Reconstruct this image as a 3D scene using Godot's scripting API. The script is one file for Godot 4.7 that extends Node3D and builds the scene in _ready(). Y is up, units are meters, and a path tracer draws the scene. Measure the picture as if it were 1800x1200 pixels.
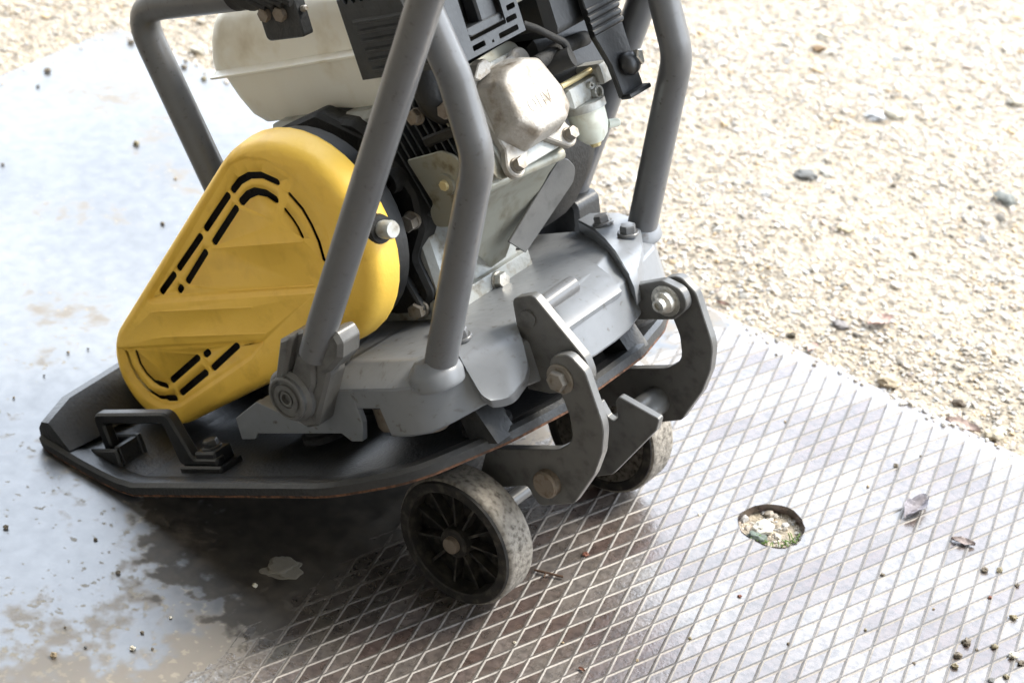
extends Node3D
# A plate compactor parked on two steel sheets at the mouth of a shed, gravel yard beyond.
# The machine is modelled in its own frame (x to its rear, y up, z to its belt side) and
# stands nose-down on its front lip and its two transport wheels.

var taken := {}
var M := {}
var T0 := Transform3D.IDENTITY
var rng := RandomNumberGenerator.new()

# ---------------------------------------------------------------- mesh helpers
class Sh:
	var t := PackedVector3Array()
	var c := PackedColorArray()
	var uv := PackedVector2Array()
	func tri(a: Vector3, b: Vector3, d: Vector3) -> void:
		t.append(a); t.append(b); t.append(d)
	func quad(a: Vector3, b: Vector3, d: Vector3, e: Vector3) -> void:
		tri(a, b, d); tri(a, d, e)
	# turn the closed shell that began at triangle corner "from" so that its faces look outward
	func close(from: int) -> void:
		var vol := 0.0
		var o := t[from]
		for i in range(from, t.size(), 3):
			vol += (t[i] - o).dot((t[i + 1] - o).cross(t[i + 2] - o))
		if vol > 0.0:
			for i in range(from, t.size(), 3):
				var k := t[i + 1]
				t[i + 1] = t[i + 2]
				t[i + 2] = k

func mesh_of(s: Sh, angle := 36.0) -> ArrayMesh:
	var n := s.t.size() / 3
	var fn := PackedVector3Array(); fn.resize(n)
	var wn := PackedVector3Array(); wn.resize(n)
	var at := {}
	for i in n:
		var w := (s.t[i * 3 + 2] - s.t[i * 3]).cross(s.t[i * 3 + 1] - s.t[i * 3])
		wn[i] = w
		fn[i] = w.normalized()
		for k in 3:
			var key := Vector3i((s.t[i * 3 + k] * 30000.0).round())
			if at.has(key): at[key].append(i)
			else: at[key] = [i]
	var nn := PackedVector3Array(); nn.resize(n * 3)
	var lim := cos(deg_to_rad(angle))
	for i in n:
		for k in 3:
			var key := Vector3i((s.t[i * 3 + k] * 30000.0).round())
			var sum := Vector3.ZERO
			for j in at[key]:
				if fn[i].dot(fn[j]) >= lim: sum += wn[j]
			nn[i * 3 + k] = sum.normalized() if sum.length_squared() > 0.0 else Vector3.UP
	var a := []
	a.resize(Mesh.ARRAY_MAX)
	a[Mesh.ARRAY_VERTEX] = s.t
	a[Mesh.ARRAY_NORMAL] = nn
	if s.c.size() == s.t.size(): a[Mesh.ARRAY_COLOR] = s.c
	if s.uv.size() == s.t.size(): a[Mesh.ARRAY_TEX_UV] = s.uv
	var m := ArrayMesh.new()
	m.add_surface_from_arrays(Mesh.PRIMITIVE_TRIANGLES, a)
	return m

func basis_y(axis: Vector3) -> Basis:
	var y := axis.normalized()
	var x := y.cross(Vector3(0.31, 0.17, 0.93)).normalized()
	if absf(y.dot(Vector3(0.31, 0.17, 0.93).normalized())) > 0.97: x = y.cross(Vector3(1, 0.2, 0)).normalized()
	return Basis(x, y, x.cross(y))

func cap(s: Sh, ring: Array) -> void:
	var nrm := Vector3.ZERO
	for i in ring.size():
		var p: Vector3 = ring[i]
		var q: Vector3 = ring[(i + 1) % ring.size()]
		nrm += p.cross(q)
	if nrm.length_squared() < 1e-20: return
	var b := basis_y(nrm)
	var p2 := PackedVector2Array()
	for p in ring: p2.append(Vector2(b.x.dot(p), b.z.dot(p)) * 10000.0)
	var ix := Geometry2D.triangulate_polygon(p2)
	if ix.is_empty():
		var m := Vector3.ZERO
		for p in ring: m += p / ring.size()
		for i in ring.size(): s.tri(m, ring[i], ring[(i + 1) % ring.size()])
		return
	for i in range(0, ix.size(), 3):
		var u: Vector3 = ring[ix[i]]
		var v: Vector3 = ring[ix[i + 1]]
		var w: Vector3 = ring[ix[i + 2]]
		if (v - u).cross(w - u).dot(nrm) < 0.0: s.tri(u, w, v)
		else: s.tri(u, v, w)

func cap_ref(s: Sh, ring: Array, ref: Array, flip: bool) -> bool:
	var p2 := PackedVector2Array()
	for p in ref: p2.append(p * 10000.0)
	var ix := Geometry2D.triangulate_polygon(p2)
	if ix.is_empty(): return false
	var area := 0.0
	for i in ref.size(): area += ref[i].cross(ref[(i + 1) % ref.size()])
	for i in range(0, ix.size(), 3):
		var u: Vector2 = ref[ix[i]]
		var v: Vector2 = ref[ix[i + 1]]
		var w: Vector2 = ref[ix[i + 2]]
		if ((v - u).cross(w - u) * area > 0.0) != flip: s.tri(ring[ix[i]], ring[ix[i + 1]], ring[ix[i + 2]])
		else: s.tri(ring[ix[i]], ring[ix[i + 2]], ring[ix[i + 1]])
	return true

func loft(s: Sh, rings: Array, caps := true, ref := []) -> void:
	var from := s.t.size()
	var n: int = rings[0].size()
	for i in rings.size() - 1:
		for j in n:
			s.quad(rings[i][j], rings[i][(j + 1) % n], rings[i + 1][(j + 1) % n], rings[i + 1][j])
	if caps and not ref.is_empty() and cap_ref(s, rings[0], ref, true):
		cap_ref(s, rings[-1], ref, false)
	elif caps:
		var first: Array = rings[0].duplicate()
		first.reverse()
		cap(s, first)
		cap(s, rings[-1])
	s.close(from)

func inset(pts: Array, d: float) -> Array:
	var n := pts.size()
	var area := 0.0
	for i in n: area += pts[i].cross(pts[(i + 1) % n])
	var sg := signf(area)
	var out := []
	for i in n:
		var p: Vector2 = pts[i]
		var e0: Vector2 = (p - pts[(i + n - 1) % n]).normalized()
		var e1: Vector2 = (pts[(i + 1) % n] - p).normalized()
		var n0 := Vector2(-e0.y, e0.x) * sg
		var n1 := Vector2(-e1.y, e1.x) * sg
		var m := n0 + n1
		var l := maxf(m.length_squared(), 0.5)
		out.append(p + m * (2.0 * d / l))
	return out

# round the corners of a flat outline: one radius for all, or one for each corner
func fil(pts: Array, r, n := 5) -> Array:
	var out := []
	var k := pts.size()
	for i in k:
		var rr: float = r[i] if r is Array else r
		var p: Vector2 = pts[i]
		var a: Vector2 = pts[(i + k - 1) % k] - p
		var b: Vector2 = pts[(i + 1) % k] - p
		var ang := absf(a.angle_to(b))
		var tl := minf(rr / tan(ang / 2.0), minf(a.length(), b.length()) * 0.49)
		if tl < 1e-5 or ang > 3.1:
			out.append(p)
			continue
		var q0 := p + a.normalized() * tl
		var q1 := p + b.normalized() * tl
		for j in n + 1:
			var f := float(j) / n
			var q := q0.lerp(p, f).lerp(p.lerp(q1, f), f)
			if out.is_empty() or q.distance_to(out[-1]) > 2e-5: out.append(q)
	if out[0].distance_to(out[-1]) < 2e-5: out.pop_back()
	return out

func ring3(pts: Array, z: float, tr := Transform3D.IDENTITY) -> Array:
	var o := []
	for p in pts: o.append(tr * Vector3(p.x, p.y, z))
	return o

# an outline in x, y pushed from z0 to z1, its long edges chamfered
func prism(s: Sh, pts: Array, z0: float, z1: float, bev := 0.0012, tr := Transform3D.IDENTITY) -> void:
	var d := signf(z1 - z0) * bev
	var inn := inset(pts, bev)
	if bev <= 0.0: loft(s, [ring3(pts, z0, tr), ring3(pts, z1, tr)], true, pts)
	else: loft(s, [ring3(inn, z0, tr), ring3(pts, z0 + d, tr), ring3(pts, z1 - d, tr), ring3(inn, z1, tr)], true, pts)

# an outline in x, z pushed up from y0 to y1
func slab(s: Sh, pts: Array, y0: float, y1: float, bev := 0.0012) -> void:
	prism(s, pts, y0, y1, bev, Transform3D(Basis(Vector3(1, 0, 0), Vector3(0, 0, 1), Vector3(0, 1, 0)), Vector3.ZERO))

func box(s: Sh, a: Vector3, b: Vector3, bev := 0.0015) -> void:
	prism(s, fil([Vector2(a.x, a.y), Vector2(b.x, a.y), Vector2(b.x, b.y), Vector2(a.x, b.y)], bev, 2), a.z, b.z, bev)

func circle(c: Vector2, r: float, n := 24) -> Array:
	var o := []
	for i in n: o.append(c + Vector2(cos(TAU * i / n), sin(TAU * i / n)) * r)
	return o

func lathe(s: Sh, prof: Array, o: Vector3, axis: Vector3, seg := 28) -> void:
	var b := basis_y(axis)
	var rings := []
	for p in prof:
		var r := []
		for i in seg:
			var a := TAU * i / seg
			r.append(o + b * Vector3(cos(a) * maxf(p.x, 1e-5), p.y, sin(a) * maxf(p.x, 1e-5)))
		rings.append(r)
	loft(s, rings)

func bend(pts: Array, r: float, n := 8) -> Array:
	var out := [pts[0]]
	for i in range(1, pts.size() - 1):
		var p: Vector3 = pts[i]
		var a: Vector3 = pts[i - 1] - p
		var b: Vector3 = pts[i + 1] - p
		var tl := minf(r / tan(a.angle_to(b) / 2.0), minf(a.length(), b.length()) * 0.49)
		var q0 := p + a.normalized() * tl
		var q1 := p + b.normalized() * tl
		for j in n + 1:
			var f := float(j) / n
			out.append(q0.lerp(p, f).lerp(p.lerp(q1, f), f))
	out.append(pts[-1])
	return out

func tube(s: Sh, path: Array, r: float, seg := 18) -> void:
	var rings := []
	var up := Vector3.ZERO
	for i in path.size():
		var d: Vector3 = (path[mini(i + 1, path.size() - 1)] - path[maxi(i - 1, 0)]).normalized()
		if i == 0: up = basis_y(d).x
		up = (up - d * up.dot(d)).normalized()
		var w := d.cross(up)
		var ring := []
		for k in seg:
			var a := TAU * k / seg
			ring.append(path[i] + (up * cos(a) + w * sin(a)) * r)
		rings.append(ring)
	loft(s, rings)

# hexagon head with flange washer, standing on o along axis
func bolt(s: Sh, o: Vector3, axis: Vector3, af := 0.0065, h := 0.006, wr := 0.009, stud := 0.0) -> void:
	var b := basis_y(axis)
	lathe(s, [Vector2(0, -0.001), Vector2(wr, -0.001), Vector2(wr, 0.0012), Vector2(wr * 0.93, 0.002), Vector2(0, 0.002)], o, axis, 20)
	var rings := []
	for q in [[1.0, 0.0018], [1.0, h * 0.86], [0.9, h], [0.5, h * 1.03]]:
		var r := []
		for i in 6:
			var a := TAU * (i + 0.3) / 6
			r.append(o + b * Vector3(cos(a) * af * q[0] * 1.13, q[1], sin(a) * af * q[0] * 1.13))
		rings.append(r)
	loft(s, rings)
	if stud > 0.0: lathe(s, [Vector2(0, 0), Vector2(af * 0.55, 0), Vector2(af * 0.55, stud), Vector2(af * 0.42, stud + 0.001), Vector2(0, stud + 0.001)], o, axis, 14)

# a sheet with thickness through a grid of points
func shell(s: Sh, g: Array, th: Vector3) -> void:
	var from := s.t.size()
	var r := g.size()
	var c: int = g[0].size()
	for i in r - 1:
		for j in c - 1:
			s.quad(g[i][j], g[i][j + 1], g[i + 1][j + 1], g[i + 1][j])
			s.quad(g[i][j] - th, g[i + 1][j] - th, g[i + 1][j + 1] - th, g[i][j + 1] - th)
	for i in r - 1:
		s.quad(g[i][0], g[i + 1][0], g[i + 1][0] - th, g[i][0] - th)
		s.quad(g[i][c - 1], g[i][c - 1] - th, g[i + 1][c - 1] - th, g[i + 1][c - 1])
	for j in c - 1:
		s.quad(g[0][j], g[0][j] - th, g[0][j + 1] - th, g[0][j + 1])
		s.quad(g[r - 1][j], g[r - 1][j + 1], g[r - 1][j + 1] - th, g[r - 1][j] - th)
	s.close(from)

func v2(a: Array) -> Array:
	var o := []
	for i in range(0, a.size(), 2): o.append(Vector2(a[i], a[i + 1]))
	return o

# ---------------------------------------------------------------- scene helpers
func numbered(called: String) -> String:
	if not taken.has(called):
		taken[called] = 0
		return called
	taken[called] += 1
	return "%s_%03d" % [called, taken[called]]

func tag(o: Node, label: String, category: String, group := "", kind := "") -> Node:
	if label: o.set_meta("label", label)
	if category: o.set_meta("category", category)
	if group: o.set_meta("group", group)
	if kind: o.set_meta("kind", kind)
	return o

func part(called: String, s: Sh, m: Material, parent: Node = self, angle := 36.0) -> MeshInstance3D:
	var o := MeshInstance3D.new()
	o.name = numbered(called) if parent == self else called
	o.mesh = mesh_of(s, angle)
	o.material_override = m
	parent.add_child(o, true)
	return o

func ntex(freq: float, oct: int, cols: Array, seed := 1, typ := FastNoiseLite.TYPE_SIMPLEX_SMOOTH, bump := 0.0, size := 512) -> NoiseTexture2D:
	var n := FastNoiseLite.new()
	n.seed = seed
	n.noise_type = typ
	n.frequency = freq
	n.fractal_octaves = oct
	n.fractal_gain = 0.55
	var t := NoiseTexture2D.new()
	t.width = size
	t.height = size
	t.seamless = true
	t.generate_mipmaps = true
	t.noise = n
	if bump > 0.0:
		t.as_normal_map = true
		t.bump_strength = bump
	else:
		var g := Gradient.new()
		var off := PackedFloat32Array()
		var cc := PackedColorArray()
		for c in cols:
			off.append(c[0])
			cc.append(c[1])
		g.offsets = off
		g.colors = cc
		t.color_ramp = g
	return t

func grey(v: float) -> Color: return Color(v, v, v)

func mat(col: Color, rough: float, metal := 0.0, tex: Texture2D = null, scale := 4.0, nor: Texture2D = null, ns := 0.3, rtex: Texture2D = null) -> StandardMaterial3D:
	var m := StandardMaterial3D.new()
	m.albedo_color = col
	m.roughness = rough
	m.metallic = metal
	m.uv1_triplanar = true
	m.uv1_scale = Vector3.ONE * scale
	if tex: m.albedo_texture = tex
	if nor:
		m.normal_enabled = true
		m.normal_texture = nor
		m.normal_scale = ns
	if rtex:
		m.roughness_texture = rtex
		m.roughness_texture_channel = BaseMaterial3D.TEXTURE_CHANNEL_RED
	return m

func make_materials() -> void:
	var wear := ntex(0.012, 5, [[0.0, grey(0.72)], [0.45, grey(0.95)], [1.0, grey(1.0)]], 3)
	var grime := ntex(0.014, 6, [[0.0, Color(0.66, 0.60, 0.53)], [0.30, Color(0.93, 0.91, 0.88)], [0.45, Color(1, 1, 1)], [1.0, Color(1, 1, 1)]], 7)
	var chips := ntex(0.045, 6, [[0.0, Color(0.55, 0.48, 0.42)], [0.16, Color(0.84, 0.82, 0.80)], [0.24, grey(0.98)], [0.7, grey(1.0)], [1.0, grey(1.0)]], 5)
	var speck := ntex(0.05, 4, [[0.0, grey(0.55)], [0.3, grey(0.92)], [0.7, grey(1.0)], [1.0, grey(1.0)]], 9)
	var fine := ntex(0.06, 4, [], 11, FastNoiseLite.TYPE_SIMPLEX_SMOOTH, 5.0)
	var lump := ntex(0.02, 3, [], 12, FastNoiseLite.TYPE_SIMPLEX_SMOOTH, 5.0)
	M.gray = mat(Color(0.375, 0.38, 0.388), 0.29, 0.0, chips, 4.0, lump, 0.07)
	M.grayrough = mat(Color(0.455, 0.468, 0.485), 0.34, 0.0, chips, 3.0, lump, 0.10)
	M.link = mat(Color(0.40, 0.40, 0.395), 0.36, 0.15, wear, 6.0, fine, 0.06)
	M.black = mat(Color(0.15, 0.155, 0.16), 0.40, 0.0, speck, 6.0, fine, 0.18)
	M.blackdeep = mat(Color(0.07, 0.07, 0.068), 0.65, 0.0, grime, 5.0, fine, 0.3)
	M.plastic = mat(Color(0.09, 0.095, 0.10), 0.38, 0.0, wear, 5.0, fine, 0.08)
	M.guard = mat(Color(0.21, 0.22, 0.23), 0.42, 0.1, wear, 5.0, fine, 0.1)
	M.yellow = mat(Color(0.97, 0.79, 0.32), 0.44, 0.0, ntex(0.008, 5, [[0.0, Color(0.92, 0.90, 0.84)], [0.4, Color(1, 1, 1)], [1.0, Color(1, 1, 1)]], 21), 5.0, fine, 0.12)
	M.tank = mat(Color(0.94, 0.925, 0.875), 0.38, 0.0, ntex(0.007, 5, [[0.0, Color(0.88, 0.85, 0.79)], [0.30, Color(0.98, 0.97, 0.95)], [0.42, Color(1, 1, 1)], [1.0, Color(1, 1, 1)]], 23), 3.0, lump, 0.04)
	M.alu = mat(Color(0.62, 0.605, 0.58), 0.5, 0.25, ntex(0.012, 6, [[0.0, Color(0.58, 0.51, 0.44)], [0.32, Color(0.90, 0.87, 0.83)], [0.5, Color(1, 1, 1)], [1.0, Color(1, 1, 1)]], 25), 7.0, fine, 0.28)
	M.alugrey = mat(Color(0.66, 0.67, 0.66), 0.5, 0.2, grime, 5.0, fine, 0.2)
	M.shroud = mat(Color(0.56, 0.56, 0.52), 0.45, 0.3, grime, 5.0, lump, 0.08)
	M.zinc = mat(Color(0.80, 0.79, 0.76), 0.32, 0.75, speck, 9.0, fine, 0.1)
	M.zincdull = mat(Color(0.55, 0.53, 0.50), 0.48, 0.5, grime, 9.0, fine, 0.15)
	M.rustnut = mat(Color(0.47, 0.43, 0.385), 0.6, 0.2, grime, 9.0, fine, 0.3)
	M.brass = mat(Color(0.80, 0.74, 0.56), 0.45, 0.4)
	M.rust = mat(Color(0.42, 0.285, 0.20), 0.85, 0.0, ntex(0.03, 4, [[0.0, grey(0.35)], [0.45, grey(0.7)], [0.65, grey(1.0)], [1.0, grey(1.0)]], 31), 6.0, fine, 0.4)
	M.rubber = mat(Color(0.13, 0.13, 0.13), 0.75, 0.0, speck, 6.0, fine, 0.3)
	M.tyre = mat(Color(0.59, 0.57, 0.54), 0.85, 0.0, ntex(0.04, 6, [[0.0, Color(0.26, 0.25, 0.24)], [0.24, Color(0.62, 0.60, 0.57)], [0.42, Color(0.84, 0.83, 0.81)], [0.7, Color(0.95, 0.94, 0.92)], [1.0, Color(1, 1, 1)]], 33), 6.0, fine, 0.5)
	M.rim = mat(Color(0.25, 0.24, 0.225), 0.75, 0.0, ntex(0.016, 6, [[0.0, grey(0.42)], [0.45, grey(0.50)], [0.60, Color(0.72, 0.70, 0.67)], [0.75, Color(1.0, 0.98, 0.95)], [1.0, Color(1, 1, 1)]], 35), 6.0, fine, 0.2)
	M.shedboard = mat(Color(0.84, 0.83, 0.80), 0.85, 0.0, wear, 0.5)  # pale so the unseen shed throws light back onto the near sides
	M.white = mat(Color(0.84, 0.86, 0.82), 0.4, 0.0, grime, 6.0)

# ---------------------------------------------------------------- the machine
func P(x: float, y: float, z: float) -> Vector3: return Vector3(x, y, z)

func bolts(parent: Node, list: Array, m: Material, called := "bolt") -> void:
	for b in list:
		var s := Sh.new()
		bolt(s, b[0], b[1], b[2], b[3], b[4], b[5] if b.size() > 5 else 0.0)
		part(called, s, m, parent, 28.0)

func base_plate(root: Node) -> void:
	# stations along the plate: x, height of the top face, half width
	var n := 40
	var top := []; var rim := []; var mid := []; var bot := []; var inn := []
	var outline := fil(v2([-0.395, 0.243, -0.27, 0.243, 0.0, 0.236, 0.08, 0.205, 0.128, 0.12, 0.146, 0.06, 0.146, -0.06, 0.128, -0.12, 0.08, -0.205, 0.0, -0.236, -0.27, -0.243, -0.395, -0.243]),
		[0.012, 0.05, 0.12, 0.09, 0.06, 0.05, 0.05, 0.06, 0.09, 0.12, 0.05, 0.012], 6)
	var dense := []
	for i in outline.size():
		var a: Vector2 = outline[i]
		var b: Vector2 = outline[(i + 1) % outline.size()]
		var k := maxi(1, int(a.distance_to(b) / 0.02))
		for j in k: dense.append(a.lerp(b, float(j) / k))
	var h := func(x: float) -> float:
		var u := clampf((-0.275 - x) / 0.115, 0.0, 1.0)
		return 0.152 + 0.052 * pow(u, 1.25)
	var i1 := inset(dense, 0.004)
	var i2 := inset(dense, 0.011)
	var i3 := inset(dense, 0.022)
	for i in dense.size():
		var p: Vector2 = dense[i]
		var y: float = h.call(p.x)
		bot.append(P(p.x, y + 0.003, p.y))
		mid.append(P(p.x, y + 0.0105, p.y))
		rim.append(P(i1[i].x, y + 0.0140, i1[i].y))
		inn.append(P(i2[i].x, h.call(i2[i].x) + 0.0145, i2[i].y))
		top.append(P(i3[i].x, h.call(i3[i].x) + 0.0120, i3[i].y))
	var s := Sh.new()
	# the inside of the top face follows the upturned nose: strips across the plate
	var from := s.t.size()
	for rr in [[bot, mid], [mid, rim], [rim, inn], [inn, top]]:
		for j in dense.size():
			var k := (j + 1) % dense.size()
			s.quad(rr[0][j], rr[0][k], rr[1][k], rr[1][j])
	var c2 := PackedVector2Array()
	for p in i3: c2.append(p)
	for lay in [[c2, 0.0120], [PackedVector2Array(dense), 0.003]]:
		var x := -0.41
		while x < 0.16:
			var strip := PackedVector2Array([Vector2(x, -0.3), Vector2(x + 0.015, -0.3), Vector2(x + 0.015, 0.3), Vector2(x, 0.3)])
			for poly in Geometry2D.intersect_polygons(lay[0], strip):
				var big := PackedVector2Array()
				for p in poly: big.append(p * 100.0)
				var ix := Geometry2D.triangulate_polygon(big)
				for q in range(0, ix.size(), 3):
					var tr := []
					for e in 3:
						var p: Vector2 = poly[ix[q + e]]
						tr.append(P(p.x, h.call(p.x) + lay[1], p.y))
					var up: bool = (tr[2] - tr[0]).cross(tr[1] - tr[0]).y > 0.0
					if up == (lay[1] > 0.01): s.tri(tr[0], tr[1], tr[2])
					else: s.tri(tr[0], tr[2], tr[1])
			x += 0.015
	# orient the wall strips outward
	for q in range(from, s.t.size(), 3):
		var nrm := (s.t[q + 2] - s.t[q]).cross(s.t[q + 1] - s.t[q])
		var ctr := (s.t[q] + s.t[q + 1] + s.t[q + 2]) / 3.0 - P(-0.12, 0.14, 0)
		if nrm.dot(ctr) < 0.0 and absf(nrm.normalized().y) < 0.95:
			var kk := s.t[q + 1]
			s.t[q + 1] = s.t[q + 2]
			s.t[q + 2] = kk
	# the upstand across the nose
	var lip := []
	for z in [0.232, 0.16, 0.0, -0.16, -0.232]:
		lip.append(z)
	loft(s, [ring3(v2([-0.394, 0.205, -0.388, 0.225, -0.381, 0.231, -0.370, 0.230, -0.361, 0.215, -0.352, 0.199]), 0.238), ring3(v2([-0.394, 0.205, -0.388, 0.235, -0.380, 0.243, -0.368, 0.242, -0.357, 0.226, -0.345, 0.199]), 0.205), ring3(v2([-0.394, 0.205, -0.388, 0.240, -0.380, 0.248, -0.368, 0.247, -0.356, 0.230, -0.342, 0.199]), 0.0), ring3(v2([-0.394, 0.205, -0.388, 0.235, -0.380, 0.243, -0.368, 0.242, -0.357, 0.226, -0.345, 0.199]), -0.238)])
	var plate := part("base_plate", s, M.black, root, 30.0)
	# rusty wearing edge underneath
	var w := Sh.new()
	var o0 := inset(dense, 0.006)
	var o1 := inset(dense, 0.0005)
	var ra := []; var rb := []; var rc := []
	for i in dense.size():
		ra.append(P(o0[i].x, h.call(o0[i].x) - 0.0015, o0[i].y))
		rb.append(P(o1[i].x, h.call(o1[i].x) + 0.0005, o1[i].y))
		rc.append(P(o1[i].x, h.call(o1[i].x) + 0.0032, o1[i].y))
	for rr in [[ra, rb], [rb, rc]]:
		for j in dense.size():
			var k := (j + 1) % dense.size()
			w.quad(rr[0][k], rr[0][j], rr[1][j], rr[1][k])
	for q in range(0, w.t.size(), 3):
		var nrm := (w.t[q + 2] - w.t[q]).cross(w.t[q + 1] - w.t[q])
		var ctr := (w.t[q] + w.t[q + 1] + w.t[q + 2]) / 3.0 - P(-0.12, 0.154, 0)
		if nrm.dot(ctr) < 0.0:
			var kk := w.t[q + 1]
			w.t[q + 1] = w.t[q + 2]
			w.t[q + 2] = kk
	part("worn_edge", w, M.rust, plate)
	# rubber mounts with their steel feet
	for c in [[0.095, 0.112], [0.098, -0.112], [-0.10, 0.13], [-0.10, -0.13]]:
		var r := Sh.new()
		lathe(r, [Vector2(0, 0.164), Vector2(0.024, 0.164), Vector2(0.024, 0.170), Vector2(0.020, 0.172), Vector2(0.017, 0.182), Vector2(0.018, 0.196), Vector2(0, 0.196)], P(c[0], 0, c[1]), Vector3.UP, 20)
		part("rubber_mount", r, M.rubber, root)
	for c in [[0.112, 0.125], [0.128, -0.06]]:
		var r := Sh.new()
		loft(r, [ring3(v2([-0.016, -0.014, 0.016, -0.014, 0.016, 0.014, -0.016, 0.014]), 0.160, Transform3D(Basis(P(1, 0, 0), P(0, 0, 1), P(0, 1, 0)), P(c[0], 0, c[1]))),
			ring3(v2([-0.016, -0.014, 0.006, -0.014, 0.006, 0.014, -0.016, 0.014]), 0.197, Transform3D(Basis(P(1, 0, 0), P(0, 0, 1), P(0, 1, 0)), P(c[0] - 0.006, 0, c[1])))])
		part("mount_foot", r, M.black, root)
	# lifting bar on the nose
	var b := Sh.new()
	prism(b, fil(v2([-0.335, 0.186, -0.335, 0.2265, -0.219, 0.2265, -0.204, 0.178, -0.170, 0.178, -0.170, 0.170, -0.226, 0.170, -0.2315, 0.2150, -0.3225, 0.2150, -0.3225, 0.186]), [0.002, 0.010, 0.012, 0.006, 0.002, 0.002, 0.008, 0.006, 0.004, 0.002], 5), 0.1985, 0.2110, 0.0022)
	box(b, P(-0.228, 0.158, 0.182), P(-0.166, 0.1702, 0.2125), 0.002)
	box(b, P(-0.202, 0.170, 0.185), P(-0.172, 0.184, 0.2095), 0.002)
	var bar := part("lifting_bar", b, M.plastic, root)
	bolts(bar, [[P(-0.187, 0.184, 0.197), Vector3.UP, 0.007, 0.008, 0.010]], M.black)
	var f := Sh.new()
	box(f, P(-0.360, 0.160, 0.184), P(-0.304, 0.194, 0.1915), 0.002)
	box(f, P(-0.360, 0.160, 0.2160), P(-0.304, 0.192, 0.2215), 0.002)
	box(f, P(-0.312, 0.160, 0.1917), P(-0.304, 0.193, 0.2158), 0.001)
	box(f, P(-0.360, 0.160, 0.1917), P(-0.354, 0.193, 0.2158), 0.001)
	part("bar_socket", f, M.black, root)
	# the exciter that sits under the cover and the console
	var e := Sh.new()
	lathe(e, [Vector2(0, -0.15), Vector2(0.045, -0.15), Vector2(0.056, -0.14), Vector2(0.056, 0.05), Vector2(0.045, 0.058), Vector2(0, 0.058)], P(-0.285, 0.235, 0), P(0, 0, 1), 30)
	box(e, P(-0.335, 0.160, -0.13), P(-0.235, 0.20, 0.04), 0.003)
	part("exciter_housing", e, M.blackdeep, root)

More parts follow.
